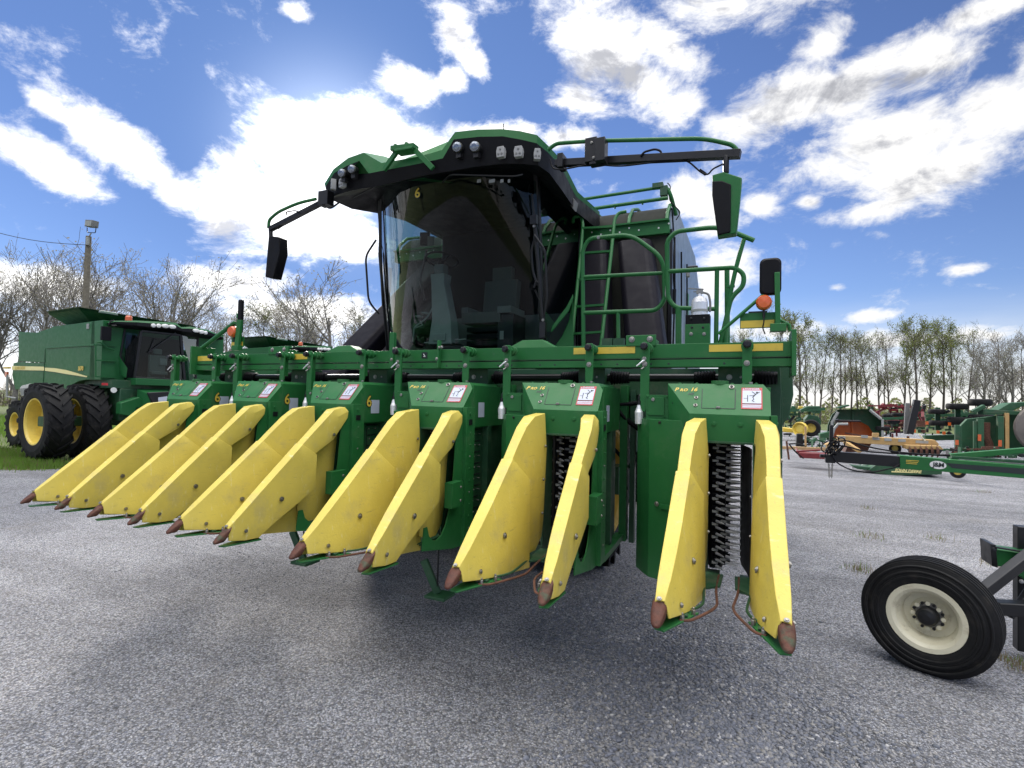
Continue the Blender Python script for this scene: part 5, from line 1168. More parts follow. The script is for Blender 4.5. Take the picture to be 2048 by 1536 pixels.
# ------------------------------------------------------------------ trees
def tree_proto(seed, H, kind):
    rn = random.Random(seed); tr = MB(); cr = MB()
    wide = kind == 'wide'
    cnt = [0]
    def rv(s): return Vector((rn.uniform(-s, s), rn.uniform(-s, s), rn.uniform(-s, s)))
    leafm = {'wide': 'leaf2', 'tall': 'leaf', 'bare': 'leaf2', 'leafy': 'leaf'}[kind]
    nleaf = {'wide': 3, 'tall': 3, 'bare': 1, 'leafy': 7}[kind]
    def branch(p, d, L, r, lvl):
        ns = 5 if lvl < 2 else 3
        pts = [p]; dd = d.copy(); q = p.copy()
        for i in range(ns):
            dd = (dd+rv(.16 if lvl else .06)+Vector((0, 0, .10 if lvl else .02))).normalized(); q = q+dd*(L/ns); pts.append(q)
        rad = [max(.013 if wide else .009, r*(1-.8*i/ns)) for i in range(ns+1)]
        (tr if lvl < 2 else cr).tube(pts, rad, 'bark2' if wide else 'bark', n=7 if lvl == 0 else (5 if lvl == 1 else 3))
        cnt[0] += 1
        if lvl == 3:
            for k in range(nleaf):
                c = pts[rn.randint(1, ns)]+rv(.22); a = rv(1).normalized()*rn.uniform(.04, .09); b_ = a.cross(rv(1)).normalized()*a.length*.7
                cr.add([c-a, c+b_, c+a, c-b_], [(0, 1, 2, 3)], leafm)
            return
        n = {0: (9 if wide else 15), 1: (9 if wide else 7), 2: (7 if wide else 4)}[lvl]
        for k in range(n):
            t = (rn.uniform(.22, 1.0) if wide else rn.uniform(.32, 1.0)) if lvl == 0 else rn.uniform(.25, 1.0)
            if lvl == 0 and k < 3 and wide: t = .22+.06*k
            i = min(ns-1, int(t*ns)); s = pts[i].lerp(pts[i+1], t*ns-i); base = (pts[i+1]-pts[i]).normalized()
            out = base.cross(rv(1)).normalized(); ang = rn.uniform(.45, .85) if wide or lvl else rn.uniform(.4, .75)
            nd = (base*math.cos(ang)+out*math.sin(ang)).normalized()
            f_ = (rn.uniform(.50, .72) if wide else rn.uniform(.20, .36)) if lvl == 0 else rn.uniform(.38, .62)
            branch(s, nd, L*f_*(1.05-.35*t if lvl == 0 else 1), max(.016, rad[i]*(.62 if wide else .42)), lvl+1)
    branch(Vector((0, 0, -.05)), Vector((rn.uniform(-.06, .06), rn.uniform(-.06, .06), 1)), H*.92 if not wide else H*.78, H*(.021 if wide else .012), 0)
    return tr.mesh('trunk', 60), cr.mesh('crown', 0)
PT = {'w1': tree_proto(11, 13, 'wide'), 'w2': tree_proto(23, 13, 'wide'), 'w3': tree_proto(37, 13, 'wide'), 't1': tree_proto(4, 12, 'tall'), 't2': tree_proto(9, 12, 'tall'), 't3': tree_proto(15, 12, 'bare'), 'l1': tree_proto(21, 12, 'leafy'), 'l2': tree_proto(29, 12, 'leafy')}
HT = {k: max(v.co.z for v in PT[k][1].vertices) for k in PT}
rt_ = random.Random(99)
def tree(px, topy, dep, k, label, group, w=1.0, name='bare_tree'):
    hz_ = 778+.0223*px
    p = aD(px, hz_, dep); p.z = 0; q = aD(px, topy, dep); s = (q.z)/HT[k]
    e = thing(name, label, 'tree', p, rt_.uniform(0, 6.28), group); e.scale = (s*w, s*w, s)
    for nme, me in zip(('trunk', 'crown'), PT[k]):
        o = bpy.data.objects.new(nme, me); COL.objects.link(o); o.parent = e
GL, GR, GM = 'bare spring trees behind the combine', 'spring trees along the right hand edge of the yard', 'far bare trees beyond the header'
LT = [(-40, 500, 38, 'w2', 'bare tree cut by the left edge of the photo'), (28, 522, 40, 'w1', 'low forking bare tree above the tail of the combine'), (75, 478, 44, 'w3', 'tall many-limbed bare tree above the engine hood of the combine'), (138, 476, 48, 'w2', 'tall bare tree just left of the wooden light pole'),
      (212, 498, 46, 'w1', 'dense twiggy bare tree just right of the wooden light pole'), (262, 512, 50, 'w3', 'pale bare tree above the grain tank of the combine'), (335, 493, 42, 'w2', 'single dark-trunked tree with a high crown above the combine cab'), (405, 556, 52, 'w1', 'smaller bare tree above the right end of the combine roof'), (452, 575, 56, 'w3', 'faint bare tree behind the left marker mirror of the header'),
      (655, 524, 36, 'w1', 'large bare tree with a round crown standing alone between the combine and the picker cab'), (600, 600, 60, 'w2', 'small bare tree left of the lone round-crowned one')]
for a in LT: tree(*a, GL, w=1.5 if a[0] == 655 else 1.1)
for i in range(16):   # unseen trees added behind the camera for the paint and glass to mirror
    a = R(-84-i*9.0); d_ = 46+6*(i % 3); e = thing('bare_tree', 'unseen bare tree added behind the camera to be mirrored', 'tree', (CAM.x+math.sin(a)*d_, CAM.y+math.cos(a)*d_, 0), i*1.3, 'added bare trees behind the camera')
    for nme, me in zip(('trunk', 'crown'), PT[('w1', 'l1', 'w2', 'w3')[i % 4]]):
        o = bpy.data.objects.new(nme, me); COL.objects.link(o); o.parent = e
for i, (x, y) in enumerate(((490, 615), (515, 598), (548, 588), (575, 605), (628, 640), (700, 610), (725, 600), (470, 620))):
    tree(x, y, 78+3*(i % 3), ('t3', 't2', 't1')[i % 3], ['distant bare tree right beside the left marker mirror', 'distant bare tree above the tank top of the far combine, left one', 'distant pointed bare tree above the middle of the far combine', 'distant bare tree above the right end of the far combine tank', 'distant low bare tree under the lone round-crowned tree', 'distant bare tree right of the lone round-crowned tree', 'distant bare tree touching the edge of the picker cab', 'distant bare tree left of the marker mirror'][i], GM, 1.3)
RT = [(1466, 655, 50, 't2', 'slim tree seen through the platform handrail'), (1505, 640, 58, 't1', 'tree standing behind the amber lamp bracket'), (1566, 585, 44, 'l1', 'leafy tree rising beside the mirror at the right end of the tool bar'), (1598, 618, 52, 'l2', 'leafing tree just right of the tool bar end'),
      (1618, 648, 60, 't3', 'thin bare tree right of the leafing one at the tool bar end'), (1640, 655, 55, 't2', 'thin straight tree above the yellow-rimmed tractor wheel'), (1662, 652, 58, 't1', 'thin tree above the left edge of the big green mower deck'), (1680, 645, 54, 't2', 'tree with green tufts above the middle of the green mower deck'),
      (1700, 652, 60, 't3', 'forked tree above the orange deck'), (1716, 648, 56, 't1', 'thin tree above the right half of the green mower deck'), (1738, 652, 58, 't2', 'tree leaning slightly above the red tillage tool, left end'), (1760, 650, 52, 't1', 'dark-trunked tree above the red tillage tool'),
      (1782, 658, 60, 't3', 'thin bare tree left of the leaning black post'), (1806, 632, 50, 't1', 'tall pale-trunked tree behind the black posts'), (1832, 624, 48, 'l2', 'tallest tree of the right hand row, leafy, behind the leaning black post'), (1858, 632, 52, 'l1', 'leafy tree right of the tallest one'),
      (1884, 630, 50, 'l2', 'leafy tree above the leftmost stacked tyres'), (1906, 636, 54, 'l1', 'tree with dense green crown above the middle stacked tyres'), (1932, 640, 52, 't1', 'half bare tree above the highest stacked tyre'), (1966, 642, 46, 'w3', 'wide forked bare tree right of the stacked tyres'),
      (1992, 655, 56, 't3', 'thin bare tree between two wide forked ones'), (2024, 655, 46, 'w1', 'wide forked bare tree above the green crop header'), (2052, 660, 50, 't3', 'bare tree cut by the right edge of the photo')]
for a in RT: tree(*a, GR, name='bare_tree' if a[3][0] != 'l' else 'leafy_tree')
BK = [(1590+i*23+rt_.uniform(-8, 8), 668+rt_.uniform(-14, 26), 72+rt_.uniform(-4, 14), ('t3', 't2', 't1', 't3')[i % 4]) for i in range(0, 21, 2)]
for a in BK: tree(*a, 'thin grey tree far back in the wood beyond the right hand tree row', 'thin trees deep in the wood on the right', .8)
# undergrowth at the foot of the woods
def brush():
    rn = random.Random(8); mb = MB()
    for i in range(16000):
        px = rn.uniform(1440, 2070) if i % 3 else rn.uniform(-30, 760); dep = rn.uniform(56, 66); p = aD(px, 800, dep); hh = (2.6 if i % 3 else 3.4)*rn.random()**1.8*(.6+.6*math.sin(px*.05)**2)
        c = Vector((p.x, p.y, hh)); a = Vector((rn.uniform(-1, 1), rn.uniform(-1, 1), rn.uniform(-1, 1))).normalized()*rn.uniform(.08, .22); b_ = a.cross(Vector((rn.random(), rn.random(), rn.random()))).normalized()*a.length*.6
        mb.add([c-a, c+b_, c+a, c-b_], [(0, 1, 2, 3)], 'leaf' if rn.random() < .45 else 'leaf2')
        if i % 9 == 0: mb.tube([Vector((p.x, p.y, 0)), Vector((p.x+rn.uniform(-.3, .3), p.y, hh+.6))], .02, 'bark', n=3)
    tag(mb.build('undergrowth', angle=0), 'low tangled undergrowth along the foot of the woods', 'undergrowth', kind='stuff')
brush()
def blades():
    rn = random.Random(12); mb = MB()
    def blade(p, h, m, w=.006):
        a = rn.uniform(0, 6.28); l = h*rn.uniform(.1, .6); d = Vector((math.cos(a)*l, math.sin(a)*l, h)); s = Vector((-math.sin(a), math.cos(a), 0))*w
        mb.add([p-s, p+s, p+d*.55+s*.7+Vector((0, 0, h*.1)), p+d, p+d*.55-s*.7+Vector((0, 0, h*.1))], [(0, 1, 2, 3, 4)], m)
    for i in range(15000):
        t = rn.random(); x = -24+9.7*t; yc = 4.9+.35*math.sin(x*1.3); y = yc+rn.gauss(0, .62)*(1.2-.7*t)
        if rn.random() < t**6*.7: continue
        blade(Vector((x, y, 0)), rn.uniform(.07, .26)*(1.1-.35*t), 'grass' if rn.random() < .88 else 'dry', .009)
    for i in range(9000):
        x = rn.uniform(-45, -25); blade(Vector((x, 8+rn.random()*14, 0)), rn.uniform(.1, .3), 'grass', .02)
    tag(mb.build('grass', angle=0), 'uncut green grass beside the left edge of the gravel', 'grass', kind='stuff')
    for (px, py, n, sz, lab) in ((1738, 1075, 60, .11, 'dry brown weed tuft nearest the top left of the spare tyre'), (1873, 1078, 50, .10, 'pale weed tuft on the gravel above the spare tyre'), (1722, 1142, 110, .09, 'rusty brown weed patch touching the left side of the spare tyre'), (1985, 1130, 60, .10, 'olive weed tuft behind the tyre beside the green clamp'), (1730, 1018, 50, .08, 'small pale weed farther up the gravel right of the picker'), (2030, 1330, 120, .07, 'flat dry grass clump at the right edge of the photo below the tyre'), (1965, 985, 40, .09, 'faint dry weed below the green trailer beam')):
        c = aZ(px, py, 0); mb = MB()
        for k in range(n): blade(Vector((c.x+rn.gauss(0, sz*.9), c.y+rn.gauss(0, sz*.9), 0)), rn.uniform(.02, sz), 'dry' if rn.random() < .8 else 'grass', .0025)
        tag(mb.build('weed_tuft', angle=0), lab, 'weed', 'dry weeds growing in the gravel')
blades()

# ------------------------------------------------------------------ wheeled implement at the lower right
iw = thing('implement_running_gear', 'cream-rimmed tyre on black arms with a green clamp, lower right foreground', 'farm implement')
e = empty('wheel', (0, 0, 0)); e.parent = iw; e.location = (1.235, 2.44, .376)
ag_wheel(e, (0, 0, 0), .375, .23, .205, axis=Vector((.42, .91, 0)), rimmat='cream', side=-1, chev=False)
hb = MB(); ax_ = Vector((-.42, -.91, 0)).normalized(); hb.lathe((0, 0, 0), ax_, [(.062, .0), (.062, .06), (.05, .075), (.02, .085), (0, .085)], 'blackm', n=24)
for k in range(16):
    a = 2*math.pi*k/16; s_ = Vector((0, 0, 1)).cross(ax_); q = s_*math.cos(a)*.085+Vector((0, 0, 1))*math.sin(a)*.085
    if k % 2: hb.cyl(q+ax_*.018, q+ax_*.030, .010, 'blackm', n=10)
    else: hb.cyl(q+ax_*.015, q+ax_*.034, .014, 'cream', n=12)
hb.build('hub', e)
fb = MB(); Yq = 2.75
fb.beam(aY(1960, 1188, 2.55), aY(2075, 1098, 2.85), .07, .07, 'blackm'); fb.beam(aY(1990, 1214, 2.62), aY(2200, 1226, 2.75), .10, .085, 'blackm'); fb.beam(aY(2046, 1052, 3.0), aY(2046, 1300, 3.0), .09, .09, 'blackm')
fb.beam(aY(2020, 1235, 2.75), aY(2090, 1130, 2.9), .04, .03, 'blackm')
fb.build('frame', iw, bevel=.006)
gc_ = MB(); gc_.prism([aY(*q, 2.85) for q in ((1990, 1098), (2052, 1106), (2200, 1100), (2200, 1160), (2050, 1160), (2012, 1135), (1990, 1132))], (0, .16, 0), 'green'); gc_.build('green_clamp', iw, bevel=.008)
gd = MB(); gd.prism([aY(*q, 2.83) for q in ((1981, 1088), (1992, 1090), (1996, 1136), (1984, 1132))], (0, .20, 0), 'blackm'); gd.beam(aY(1990, 1094, 2.83), aY(2050, 1104, 2.83), .03, .012, 'blackm'); gd.bolt(aY(1988, 1098, 2.83), (0, -1, .3), .012, 'blackm'); gd.bolt(aY(2043, 1163, 2.82), (0, -1, .3), .010, 'zinc'); gd.build('clamp_plate', iw, bevel=.003)
rebase(iw, (1.3, 2.4, 0))

# ------------------------------------------------------------------ header trailer with the round decal
ht = thing('header_trailer', 'long green trailer beam with a white oval decal and tangled black hoses at its hitch', 'trailer'); Y = 9.6
tb_ = MB()
tb_.prism([aY(*q, Y) for q in ((1668, 903), (1803, 913), (1803, 935), (1668, 924))], (0, .16, 0), 'blackm')
tb_.prism([aY(*q, Y-.02) for q in ((1800, 911), (2048, 931), (2300, 950), (2300, 982), (2048, 957), (1880, 943), (1800, 937))], (0, .22, 0), 'green')
tb_.prism([aY(*q, Y+.2) for q in ((1902, 908), (2048, 896), (2300, 874), (2300, 890), (2048, 906), (1902, 920))], (0, .12, 0), 'green')
tb_.beam(aY(1902, 914, Y+.2), aY(2300, 940, Y+.25), .1, .05, 'green2'); bo_ = tb_.build('beam', ht, bevel=.006)
dg = MB(); Yd = Y-.024
dg.prism([aY(*q, Yd) for q in ((1892, 926), (2048, 937), (2300, 955), (2300, 972), (2048, 949), (1904, 936))], (0, .002, 0), 'decalk'); dg.build('dark_stripe', bo_, angle=0)
dg = MB(); c = aY(1876, 930, Yd-.003); ex_ = aY(1893, 931.5, Yd-.003)-c; ez_ = Vector((0, 0, .072))
dg.add([c+ex_*math.cos(2*math.pi*k/28)+ez_*math.sin(2*math.pi*k/28) for k in range(28)], [tuple(range(28))], 'white'); dg.text('J&M', .105, 'decalk', c+Vector((.008, -.004, .0)), ex_, (0, 0, 1), .003, 0, align='CENTER', space=.9); dg.build('oval_decal', bo_, angle=0)
dg = MB()
for k, y in enumerate((920.5, 923.5, 926.5)): dg.beam(aY(1812, y, Yd), aY(1838-2*k, y+1.6, Yd), .002, .012, 'decaly')
dg.build('small_lettering', bo_, angle=0)
jk = MB(); jk.beam(aY(1663, 850, Y-.1), aY(1661, 925, Y-.1), .06, .06, 'blackm'); jk.box(aY(1660, 918, Y-.1), (.16, .14, .14), 'blackm'); jk.box(aY(1652, 912, Y-.1), (.2, .1, .06), 'blackm'); jk.build('hitch', ht, bevel=.004)
rn = random.Random(4)
hz2 = MB()
for k in range(9):
    cx, cy = 1662+rn.uniform(-3, 16), 898+rn.uniform(-8, 8); rx_, ry_ = rn.uniform(8, 22), rn.uniform(8, 20); y_ = Y-.15+rn.uniform(-.15, .1); ph = rn.uniform(0, 3)
    hz2.tube([aY(cx+rx_*math.cos(a+ph)*.9+rn.uniform(-.6, .6), cy+ry_*math.sin(a), y_+.05*math.sin(a*2)) for a in [2*math.pi*j/18 for j in range(18)]], .011, 'black', n=6, closed=True)
for P in ([(1663, 886), (1690, 880), (1740, 895), (1800, 905), (1900, 912)], [(1660, 890), (1690, 892), (1730, 903), (1800, 908), (1900, 910)], [(1660, 905), (1672, 925), (1700, 940), (1740, 946), (1790, 935), (1800, 928)], [(1578, 888), (1590, 903), (1607, 917)], [(1577, 888), (1595, 887), (1612, 893)]):
    hz2.tube(fil([aY(*q, Y-.2+.02*i) for i, q in enumerate(P)], .4, 6), .014, 'black', n=6)
hz2.build('hydraulic_hose', ht)
chn = MB()
for j, (xa, xb) in enumerate(((1657, 1659), (1665, 1663))):
    for k in range(11):
        c = aY(xa+(xb-xa)*k/10+rn.uniform(-.5, .5), 928+k*2.6, Y-.12); u_ = Vector((1, 0, 0)) if k % 2 else Vector((.3, 1, 0)).normalized()
        chn.tube([c+u_*math.cos(a)*.013+Vector((0, 0, 1))*math.sin(a)*.022 for a in [2*math.pi*q/10 for q in range(10)]], .0055, 'zinc', n=5, closed=True)
chn.build('safety_chain', ht); rebase(ht, (1.5, 9.6, 0))

# ------------------------------------------------------------------ parked implements beyond
def poly(mb, P, Y, d, m): mb.prism([aY(*q, Y) for q in P], (0, d, 0), m)
def tyre_flat(mb, px, py, wpx, hpx, Y, m='rubber'):
    c = aY(px, py, Y); r = abs(aY(px+wpx/2, py, Y).x-c.x); h = abs(aY(px, py+hpx/2, Y).z-c.z)
    mb.lathe(c, (0, 0, 1), [(r*.55, -h), (r*.85, -h), (r*.97, -h*.7), (r, -h*.2), (r, h*.2), (r*.97, h*.7), (r*.85, h), (r*.55, h)], m, n=24); mb.cyl(c-Vector((0, 0, h*.8)), c+Vector((0, 0, h*.8)), r*.56, 'cream' if False else 'green3', n=14)
def up_wheel(mb, px, py, rpx, Y, w_, rimm='yellowp'):
    c = aY(px, py, Y); r = abs(aY(px, py+rpx, Y).z-c.z); ax = Vector((-.2, -1, 0))
    mb.lathe(c, ax, [(r*.5, 0), (r*.6, w_*.5), (r*.9, w_*.5), (r, w_*.3), (r, -w_*.3), (r*.9, -w_*.5), (r*.5, -w_*.5)], 'rubber', n=28); mb.lathe(c, ax, [(r*.6, w_*.4), (r*.55, w_*.1), (r*.2, w_*.05), (0, w_*.1)], rimm, n=24)
def jumble(mb, x0, x1, y0, y1, Y, n, mats, seed, th=.03, L=28):
    rn = random.Random(seed)
    for i in range(n):
        x, y = rn.uniform(x0, x1), rn.uniform(y0, y1); a = rn.choice((0, 0, 1.57, 1.57, rn.uniform(0, 3.1))); l = rn.uniform(.3, 1)*L
        x2, y2 = min(max(x+math.cos(a)*l, x0), x1), min(max(y+math.sin(a)*l*.6, y0), y1); yy = Y+rn.uniform(0, 1.6)
        if abs(x2-x)+abs(y2-y) < 2: continue
        mb.beam(aY(x, y, yy), aY(x2, y2, yy+rn.uniform(-.2, .2)), th*rn.uniform(.6, 1.5), th*rn.uniform(.6, 1.8), rn.choice(mats))
def implement(name, label, cat, Y, x): r = thing(name, label, cat); r['_b'] = (aY(x, 830, Y).x, Y); return r
def done(r): b = r['_b']; del r['_b']; rebase(r, (b[0], b[1], 0))
# green flail or mower deck low on the ground with lettering
r = implement('mower_deck', 'low green deck with yellow lettering lying on gravel under the oval-decal trailer beam', 'mower deck', 15.5, 1810)
m = MB(); poly(m, [(1738, 940), (1752, 930), (1800, 928), (1885, 932), (1884, 949), (1790, 951), (1752, 947)], 15.2, 1.6, 'green3'); poly(m, [(1700, 930), (1750, 936), (1752, 942), (1715, 938)], 15.3, .3, 'green3'); jumble(m, 1700, 1800, 922, 936, 15.4, 22, ['green3', 'green3', 'lgrey'], 3, .05, 60); d_ = m.build('deck', r, bevel=.01)
m = MB(); m.prism([aY(*q, 15.19) for q in ((1783, 942), (1824, 944), (1826, 946), (1783, 944.5))], (0, .003, 0), 'decalc'); m.text('JOHN DEERE', .10, 'decalc', aY(1790, 939.8, 15.19), (1, 0, -.03), (0, 0, 1), .004, .2); m.build('lettering', d_, angle=0)
m = MB(); up_wheel(m, 1915, 943, 13, 14.6, .18); m.build('gauge_wheel', r); done(r)
# tan disc implement
r = implement('tan_blade', 'tan painted implement with a long label-dotted beam, in front of the orange deck', 'blade implement', 19.5, 1780)
m = MB(); poly(m, [(1676, 871), (1870, 880), (1878, 888), (1876, 894), (1812, 892), (1676, 884)], 19.2, .35, 'tan'); poly(m, [(1812, 890), (1880, 892), (1888, 899), (1812, 898)], 18.9, .5, 'tan'); m.beam(aY(1676, 882, 19), aY(1628, 900, 18.4), .12, .12, 'tan'); m.beam(aY(1690, 884, 19), aY(1720, 903, 18.6), .14, .10, 'tan')
poly(m, [(1700, 880), (1745, 884), (1735, 903), (1690, 905)], 19.6, .8, 'rusty'); m.beam(aY(1838, 868, 19.2), aY(1850, 882, 19.2), .06, .04, 'cream'); poly(m, [(1745, 866), (1758, 866), (1758, 874), (1745, 874)], 19.1, .1, 'tan'); b_ = m.build('frame', r, bevel=.01)
for k, (x, y) in enumerate(((1684, 875), (1729, 873), (1752, 877), (1776, 879), (1804, 881), (1844, 884))):
    s = MB(); a = aY(x, y, 19.19); s.box(a, (.20 if k != 5 else .34, .01, .09), 'lgrey'); s.build('white_label', b_, angle=0)
for k in range(6):
    s = MB(); c = aY(1822+k*11, 903, 19.0); s.lathe(c, (1, -.3, 0), [(0, .05), (.14, .02), (.22, -.04)], 'rusty', n=16); s.build('disc_blade', r)
s = MB(); poly(s, [(1818, 898), (1886, 900), (1880, 908), (1822, 906)], 18.9, .3, 'blackm'); s.build('cutting_bar', r)
s = MB(); up_wheel(s, 1790, 897, 10.5, 19.6, .2); s.build('gauge_wheel', r); done(r)
# orange deck
r = implement('orange_deck', 'orange folded mower deck standing in front of the larger green one', 'mower deck', 22, 1705)
m = MB(); P = [(1663, 876), (1668, 858), (1676, 848), (1688, 844), (1722, 844), (1737, 852), (1747, 868), (1749, 878)]; poly(m, P, 22, .12, 'orangep'); m.loft([[aY(*q, 22-.5*k) for q in P] for k in (0, 1)], 'orangep', closed=False); m.beam(aY(1690, 866, 21.6), aY(1742, 874, 21.6), .15, .06, 'rusty'); m.tube([aY(*q, 21.45) for q in P[:3]+[(1696, 848)]], .05, 'lgrey', n=6); m.beam(aY(1704, 844, 21.9), aY(1706, 877, 21.9), .05, .06, 'orangep', up=(0, 1, 0)); m.build('deck', r, angle=20)
m = MB(); poly(m, [(1678, 840), (1722, 841), (1722, 845), (1678, 844)], 22, .3, 'blackm'); poly(m, [(1670, 840), (1678, 838), (1680, 846), (1671, 848)], 21.8, .3, 'blackm'); m.build('hinge_bar', r, bevel=.01); done(r)
# big green deck
r = implement('green_deck', 'big green folded mower deck with sloping shoulders behind the orange one', 'mower deck', 25, 1710)
m = MB(); P = [(1653, 880), (1656, 850), (1664, 830), (1676, 819), (1738, 818), (1750, 826), (1764, 840), (1766, 880)]; poly(m, P, 25, .15, 'green3'); m.loft([[aY(*q, 25-.7*k) for q in P] for k in (0, 1)], 'green3', closed=False); m.tube([aY(*q, 24.3) for q in ((1664, 868), (1664, 845), (1676, 824))], .06, 'lgrey', n=6); m.tube([aY(*q, 24.3) for q in ((1740, 820), (1762, 838))], .06, 'lgrey', n=6); m.beam(aY(1706, 822, 24.9), aY(1706, 876, 24.9), .06, .06, 'green3', up=(0, 1, 0)); m.beam(aY(1765, 838, 24.2), aY(1765, 880, 24.2), .08, .08, 'lgrey', up=(0, 1, 0)); m.build('deck', r, angle=20)
m = MB(); poly(m, [(1674, 815), (1697, 809), (1700, 812), (1680, 817)], 24.6, .5, 'green3'); poly(m, [(1640, 868), (1665, 862), (1660, 876), (1640, 876)], 24, .6, 'green3'); m.build('skid_shoe', r, bevel=.01)
m = MB(); tyre_flat(m, 1765, 857, 30, 9, 24.4); tyre_flat(m, 1740, 855, 26, 8, 25.4); m.build('wheel', r); done(r)
# tractor mostly hidden
r = implement('tractor', 'small green tractor with a bright yellow wheel, half hidden left of the green deck', 'tractor', 29, 1605)
m = MB(); poly(m, [(1610, 838), (1618, 830), (1636, 832), (1642, 842), (1640, 868), (1612, 866)], 29.4, 1.2, 'green3'); poly(m, [(1566, 855), (1590, 858), (1590, 866), (1566, 864)], 29, 1.0, 'decaly'); poly(m, [(1600, 820), (1616, 812), (1640, 812), (1640, 816), (1618, 818), (1604, 826)], 29.2, .8, 'green3'); m.build('body', r, bevel=.03)
m = MB(); c = aY(1600, 858, 28.6); m.lathe(c, (-.5, -1, 0), [(.0, .02), (.16, .03), (.26, -.02), (.31, .10), (.34, .12), (.36, .05), (.36, -.1)], 'yellowp', n=24); m.build('wheel_disc', r)
m = MB(); up_wheel(m, 1622, 856, 17, 29.0, .4); m.build('wheel', r); done(r)
r = implement('row_planter', 'green row planter with yellow hopper lids, directly behind the picker right edge', 'planter', 33, 1590)
m = MB(); jumble(m, 1560, 1640, 815, 872, 33, 60, ['green3', 'green3', 'blackm'], 11, .09, 26); m.beam(aY(1556, 822, 33), aY(1650, 818, 33), .2, .16, 'green3'); m.build('frame', r)
for k in range(4):
    s = MB(); poly(s, [(1566+k*15, 820), (1577+k*15, 820), (1576+k*15, 812), (1568+k*15, 812)], 33, .6, 'green3' if k % 2 else 'decaly'); s.build('seed_hopper', r, bevel=.03)
done(r)
# red tillage tool
r = implement('red_tillage_tool', 'folded dark red tillage tool between the green deck and the black posts', 'tillage tool', 30, 1800)
m = MB(); jumble(m, 1738, 1850, 808, 842, 30, 100, ['redp', 'green3', 'blackm', 'redp', 'rusty'], 21, .10, 30); jumble(m, 1750, 1850, 840, 876, 28, 60, ['redp', 'blackm', 'green3', 'rusty'], 22, .09, 26); m.beam(aY(1736, 811, 30), aY(1838, 814, 30), .12, .07, 'redp'); m.beam(aY(1762, 838, 27.8), aY(1806, 836, 27.8), .15, .12, 'green3'); m.build('frame', r)
m = MB(); tyre_flat(m, 1795, 829, 26, 7, 28); tyre_flat(m, 1775, 832, 24, 7, 28.5); m.build('wheel', r); done(r)
# black posts
r = implement('black_posts', 'pair of dark upright posts, one leaning, in front of the red tillage tool', 'posts', 21, 1822)
m = MB(); m.beam(aY(1834, 800, 21), aY(1819, 868, 21), .20, .20, 'blackm', up=(0, 1, 0)); m.build('leaning_post', r, bevel=.01); m = MB(); m.beam(aY(1815, 806, 21.3), aY(1812, 868, 21.3), .14, .12, 'grey', up=(0, 1, 0)); m.build('grey_post', r, bevel=.01); done(r)
# folded cultivator with stacked tyres
r = implement('folded_cultivator', 'folded green cultivator with rows of flat-lying tyres held in the air', 'cultivator', 25, 1920)
m = MB(); jumble(m, 1848, 1995, 818, 874, 25, 120, ['green3', 'green3', 'green3', 'blackm'], 31, .07, 24); m.beam(aY(1850, 832, 25), aY(2000, 826, 25), .14, .12, 'green3'); m.beam(aY(1848, 876, 24), aY(1920, 874, 24), .4, .2, 'green3')
for (x, a, c) in ((1875, 815, 860), (1915, 808, 860), (1960, 800, 850)): m.beam(aY(x, a, 23.9), aY(x, c, 23.9), .16, .12, 'green3', up=(0, 1, 0))
m.build('frame', r)
for (x, y, w_, h_) in ((1873, 823, 36, 10), (1875, 846, 38, 10), (1914, 813, 46, 12), (1917, 842, 48, 16), (1960, 805, 50, 14), (1962, 836, 52, 14)):
    m = MB(); tyre_flat(m, x, y, w_, h_, 23.6); m.build('tyre', r)
for (x, y) in ((1854, 846), (1899, 848), (1829, 862), (1876, 864), (1888, 866)):
    m = MB(); m.box(aY(x, y, 23.2), (.09, .03, .12), 'orange'); m.build('reflector', r, angle=0)
done(r)
# green crop header standing on end at the far right
r = implement('crop_header', 'tall green sheet-metal implement with upright posts and a grey disc at the right edge', 'crop header', 21.5, 2000)
m = MB(); poly(m, [(1921, 852), (1935, 838), (1990, 832), (2060, 820), (2300, 800), (2300, 905), (1925, 903)], 22, .2, 'green3'); poly(m, [(1990, 824), (2020, 806), (2300, 790), (2300, 815), (2046, 812), (2015, 826)], 21.6, .8, 'green3'); m.beam(aY(1945, 824, 21.7), aY(1968, 812, 21.7), .25, .12, 'green3'); m.beam(aY(1968, 822, 21.5), aY(2060, 828, 21.5), .1, .14, 'green3')
po = m.build('sheet_panel', r, bevel=.01)
for (x, w_, t, mt_) in ((1914, .13, 850, 'green3'), (1921, .06, 852, 'green3'), (1950, .10, 842, 'green3'), (1960, .17, 838, 'green3'), (2000, .16, 832, 'green3'), (2013, .11, 826, 'tan')):
    s = MB(); s.beam(aY(x, t, 21.4), aY(x+.5, 905, 21.4), w_, w_, mt_, up=(0, 1, 0)); s.build('post', r, bevel=.008)
s = MB(); s.tube(fil([aY(1972, 845, 21.6), aY(1972, 875, 21.6), aY(1980, 890, 21.6), aY(1978, 903, 21.6)], .5), .12, 'rusty', n=8); s.build('curved_bar', r)
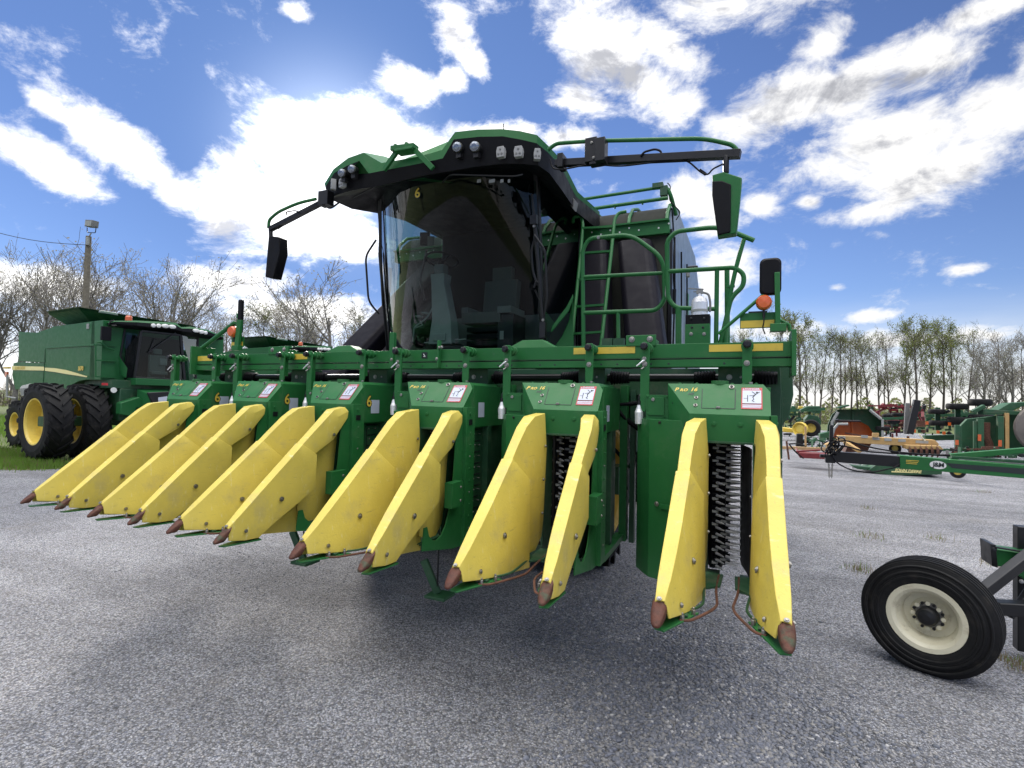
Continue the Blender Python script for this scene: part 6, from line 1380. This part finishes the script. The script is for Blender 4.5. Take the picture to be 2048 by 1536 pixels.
for (x, y0, y1) in ((1914, 880, 890), (1959, 869, 882), (2000, 880, 893)):
    s = MB(); s.beam(aY(x, y0, 21.28), aY(x, y1, 21.28), .09, .02, 'orange', up=(0, 1, 0)); s.build('reflector', r, angle=0)
s = MB(); c = aY(2103, 858, 21.0); s.lathe(c, (-.25, -1, .0), [(0, .1), (.25, .1), (.30, .03), (.62, .06), (.85, .0), (.90, -.06), (.90, -.2)], 'disc', n=40); s.build('grey_disc', r)
s = MB(); jumble(s, 1880, 2048, 893, 915, 20, 40, ['green3', 'green3', 'blackm', 'rusty'], 41, .06, 40); s.build('lower_frame', r); done(r)
# red frame, plank, stakes in front
r = implement('drag_implement', 'low dark red frame with a bare wooden plank on it, left of the hose tangle', 'frame', 15.5, 1625)
m = MB(); poly(m, [(1596, 906), (1655, 908), (1680, 914), (1680, 920), (1600, 916)], 15.3, .5, 'redp'); m.beam(aY(1592, 903, 15.4), aY(1640, 900, 15.4), .08, .05, 'redp'); m.beam(aY(1592, 896, 15.6), aY(1600, 912, 15.3), .04, .04, 'redp', up=(0, 1, 0)); m.build('frame', r, bevel=.01)
m = MB(); m.beam(aY(1562, 895, 16), aY(1682, 900, 16), .12, .09, 'wood'); m.build('plank', r, bevel=.005)
m = MB(); jumble(m, 1588, 1650, 872, 896, 16.5, 34, ['green3', 'green3', 'blackm', 'lgrey'], 51, .05, 30); poly(m, [(1594, 868), (1606, 868), (1607, 893), (1592, 893)], 16.4, .3, 'blackm'); m.build('ground_drive', r); done(r)
s = MB(); s.tube([aY(1573, 882, 14), aY(1578, 919, 14)], .025, 'rusty', n=8); tag(s.build('rusty_rod'), 'rusty upright rod standing alone on the gravel at the left', 'rod')
s = MB(); s.beam(aY(1611, 853, 16.2), aY(1611, 893, 16.2), .05, .05, 'wood', up=(0, 1, 0)); tag(s.build('wooden_stake'), 'pale wooden stake upright in front of the tractor wheel', 'stake')
picker['label'] = 'large green cotton picker with six pairs of yellow row dividers and a tall black-visored cab'
